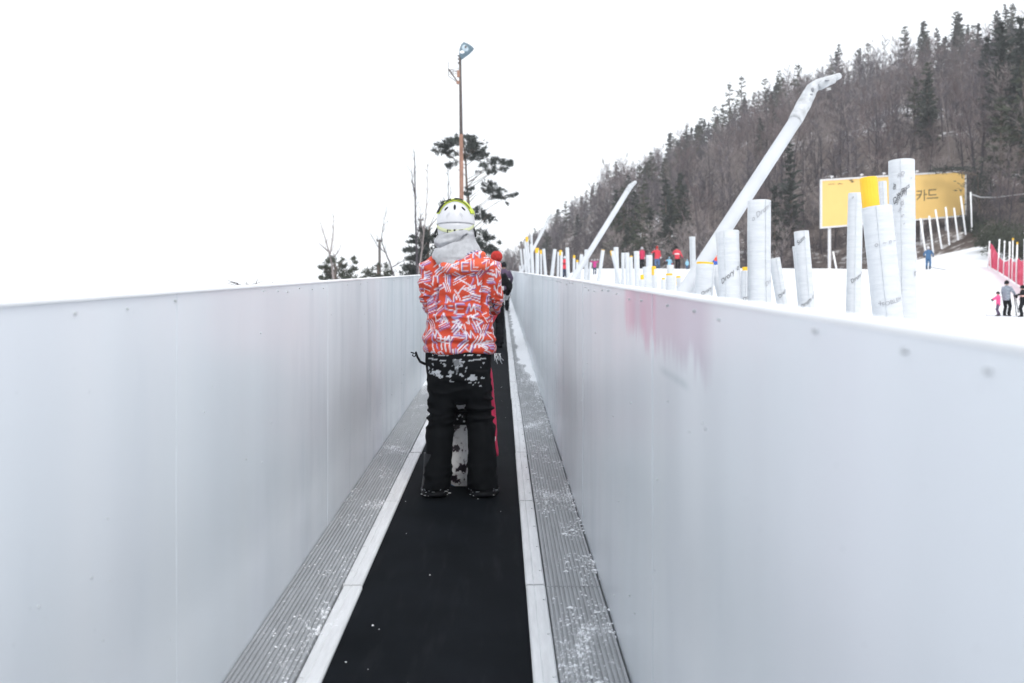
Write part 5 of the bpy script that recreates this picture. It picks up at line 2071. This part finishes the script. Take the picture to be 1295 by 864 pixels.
wand('bare_tree', 'thin leafless stem right behind the lamp pole', 56, [(565, 330), (565, 290), (567, 250), (567, 225), (566, 212)], [[(567, 255), (571, 240)]], .045, 5)

# lamp pole
Zp = 45.0
lp0 = P(584.5, 300, Zp)
lp0.z = T(lp0.x, lp0.y)
lp = empty('lamp_pole', lp0, 'tall rusty lamp pole with one grey blue floodlight and a small wire bracket', 'lamp pole')
top = P(581.8, 70, Zp) - lp0
j_ = P(583.2, 170, Zp) - lp0
MB().tube([(0, 0, -.3), j_ * .5, j_], [.115, .105, .088], 14).build('lower_shaft', M['pole_rust'], lp, True)
MB().tube([j_ - Vector((0, 0, .02)), j_.lerp(top, .5), top], [.078, .068, .058], 12).build('upper_shaft', M['pole_dark'], lp, True)


def L_(u, v, dy=0.0):
    return P(u, v, Zp + dy) - lp0
# floodlight: deep tapered hood turned to the right
m = MB()
ax0, ax1 = L_(582.5, 74), L_(592, 56)
rings = []
for (u, v, a_, b_) in ((582.8, 75, .05, .06), (584.5, 70, .17, .18), (587.5, 65, .26, .25), (590.5, 60.5, .30, .27), (592.5, 57.8, .29, .26)):
    c = L_(u, v)
    ax = (L_(592.5, 57.8) - L_(582.8, 75)).normalized()
    s_ = ax.cross(Vector((0, 1, 0))).normalized()
    rings.append([c + s_ * a_ * math.cos(6.2832 * k / 16) + Vector((0, 1, 0)) * b_ * math.sin(6.2832 * k / 16) for k in range(16)])
m = MB(); m.loft(rings)
lamp = m.build('floodlight', M['lamp'], lp, True)
MB().ball(L_(588.6, 60.8, -.20), (.17, .08, .17), 14, 8).build('glass', M['lens'], lamp, True)
MB().ball(L_(588.9, 59.5, -.29), (.05, .04, .06), 10, 6).build('bulb', M['pole_dark'], lamp, True)
MB().ball(L_(584.4, 66, -.2), (.11, .08, .07), 12, 8).build('reflector', M['rail'], lamp, True)
m = MB()
for v in (70.5, 74.5, 79.5):
    m.tube([L_(578.7, v + .3), L_(583.5, v - .2)], .035, 6)
m.build('clamp', M['pole_dark'], lp)
m = MB()
for a_, b_, r_ in (((567.3, 87.5), (578.5, 103.5), .035), ((567, 96), (578.5, 104.5), .015), ((567, 88), (580.5, 90.5), .014), ((567, 91), (580.5, 91), .012), ((567, 93.8), (580.5, 93.5), .012), ((567, 79), (567, 96), .014), ((570, 88), (580, 87), .010), ((573, 90), (573, 95), .01)):
    m.tube([L_(*a_), L_(*b_)], r_, 5)
m.build('wire_bracket', M['pole_dark'], lp)
m = MB()
m.box(L_(579.8, 93.5), (.13, .12, .30)); m.box(L_(579.3, 104.5), (.16, .12, .13))
m.build('bracket_box', M['pole_rust'], lp)

for u, vt, Z, lab in ((480, 303.5, 64, 'short utility post with a crossbar above the low ragged pine'), (532, 277, 70, 'thin utility post with a crossbar behind the dense dark pine')):
    b = P(u, 350, Z); b.z = T(b.x, b.y)
    e = empty('utility_post', b, lab, 'utility post')
    t = P(u, vt, Z) - b
    MB().tube([(0, 0, -.3), t], [.10, .085], 8).build('shaft', M['util'], e, True)
    MB().box(t - Vector((0, 0, .06)), (.40, .14, .12)).build('crossbar', M['util'], e)
    m = MB()
    for dx in (-.16, .16):
        m.tube([t + Vector((dx, 0, -.02)), t + Vector((dx, 0, .12))], .035, 6)
    m.build('insulator', M['util'], e)


# low heaps of brush and dirty snow just outside the plain wall
def heap(u0, u1, v, Z, h, label, seed, twigs=True):
    a_, b_ = P(u0, v, Z), P(u1, v, Z)
    c = (a_ + b_) / 2
    g = Vector((c.x, c.y, T(c.x, c.y)))
    e = empty('brush_heap', g, label, 'brush heap')
    r = random.Random(seed)
    W_ = (b_ - a_).length / 2
    H_ = c.z - g.z
    m = MB()
    rows = []
    for i in range(8):
        t = i / 7
        rr_ = 1 - .9 * t ** 2.2
        rows.append([(math.cos(6.2832 * j / 22) * W_ * (1.0 + .5 * (1 - t)) * rr_ * (1 + .25 * noise.noise((math.cos(6.28 * j / 22) * 2, math.sin(6.28 * j / 22) * 2, t * 2 + seed))),
                      math.sin(6.2832 * j / 22) * W_ * .6 * rr_, t * H_ - .2 * (1 - t)) for j in range(22)])
    m.loft(rows)
    m.build('soil', M['earth'], e, True)
    if twigs:
        tb_ = TB()
        for k in range(60):
            o = Vector((r.uniform(-1, 1) * W_, r.uniform(-.3, .3), H_ * r.uniform(.9, 1.0)))
            tb_.blade(o, o + Vector((r.uniform(-1, 1), r.uniform(-.4, .4), r.uniform(0, .35))) * .35, .015, rv(r))
        me = bigmesh('twigs', *tb_.arr()); me.materials.append(M['bare'])
        link('twigs', me, None, e)
heap(305, 322, 359.5, 12, .3, 'small dark heap of brush poking above the plain wall', 1)
heap(318, 372, 362.3, 13, .2, 'long low line of brush just above the plain wall', 2)
heap(33, 70, 381.0, 8, .2, 'flat dark heap barely above the near end of the plain wall', 3, False)
# ------------------------------------------------------------------ light and camera
EXPOSURE = 0.64
w = bpy.data.worlds.new('World')
scene.world = w
w.use_nodes = True
nt = w.node_tree
bg = nt.nodes['Background']
sky = nt.nodes.new('ShaderNodeTexSky')
sky.sky_type = 'NISHITA'
sky.sun_disc = False
SUN_EL, SUN_AZ = 42, 162          # azimuth clockwise from +Y
sky.sun_elevation = R(SUN_EL)
sky.sun_rotation = R(SUN_AZ)
sky.air_density, sky.dust_density, sky.ozone_density = 1.2, 4.0, 1.0
mx = nt.nodes.new('ShaderNodeMix')
mx.data_type = 'RGBA'
mx.inputs[0].default_value = .90        # overcast: cloud covers nearly all of the blue
nt.links.new(sky.outputs[0], mx.inputs[6])
mx.inputs[7].default_value = (9.3, 9.6, 10.0, 1)
nt.links.new(mx.outputs[2], bg.inputs['Color'])
bg.inputs['Strength'].default_value = .102
s = bpy.data.lights.new('sun', 'SUN')
s.energy = 0.8
s.angle = R(14)
s.color = (1, .96, .90)
so = bpy.data.objects.new('sun', s)
COL.objects.link(so)
so.rotation_euler = (R(90 - SUN_EL), 0, R(180 - SUN_AZ))
d = Vector((math.sin(R(SUN_AZ)) * math.cos(R(SUN_EL)), math.cos(R(SUN_AZ)) * math.cos(R(SUN_EL)), math.sin(R(SUN_EL))))
so.rotation_euler = (-d).to_track_quat('-Z', 'Y').to_euler()
so.location = (20, -10, 40)

cam = bpy.data.cameras.new('camera')
cam.sensor_width = 36
cam.lens = 36 * F / 1295
cam.clip_start = .05
cam.clip_end = 5000
cam.dof.use_dof = True
cam.dof.focus_distance = 6.1
cam.dof.aperture_fstop = 3.2
cob = bpy.data.objects.new('camera', cam)
COL.objects.link(cob)
cob.location = (0, 0, CAMH)
cob.rotation_euler = (R(90), 0, -YAW)
scene.camera = cob
HAZE = 0.0006
if HAZE:
    m = MB().box((100, 200, 55), (900, 640, 150))
    t = bpy.data.materials.new('haze air')
    t.use_nodes = True
    n = t.node_tree
    n.nodes.remove(n.nodes['Principled BSDF'])
    pv = n.nodes.new('ShaderNodeVolumePrincipled')
    pv.inputs['Density'].default_value = HAZE
    pv.inputs['Color'].default_value = (.92, .93, .97, 1)
    n.links.new(pv.outputs[0], n.nodes['Material Output'].inputs['Volume'])
    o = m.build('haze', t)
    tag(o, 'thin pale winter haze over the valley', kind='stuff')
vs = scene.view_settings
vs.view_transform = 'Standard'
vs.look = 'None'
vs.exposure = EXPOSURE
vs.gamma = 1
vs.use_curve_mapping = False
scene.cycles.use_denoising = True
scene.cycles.max_bounces = 6
scene.cycles.diffuse_bounces = 3
scene.cycles.glossy_bounces = 3
scene.cycles.transparent_max_bounces = 8
scene.cycles.sample_clamp_indirect = 4
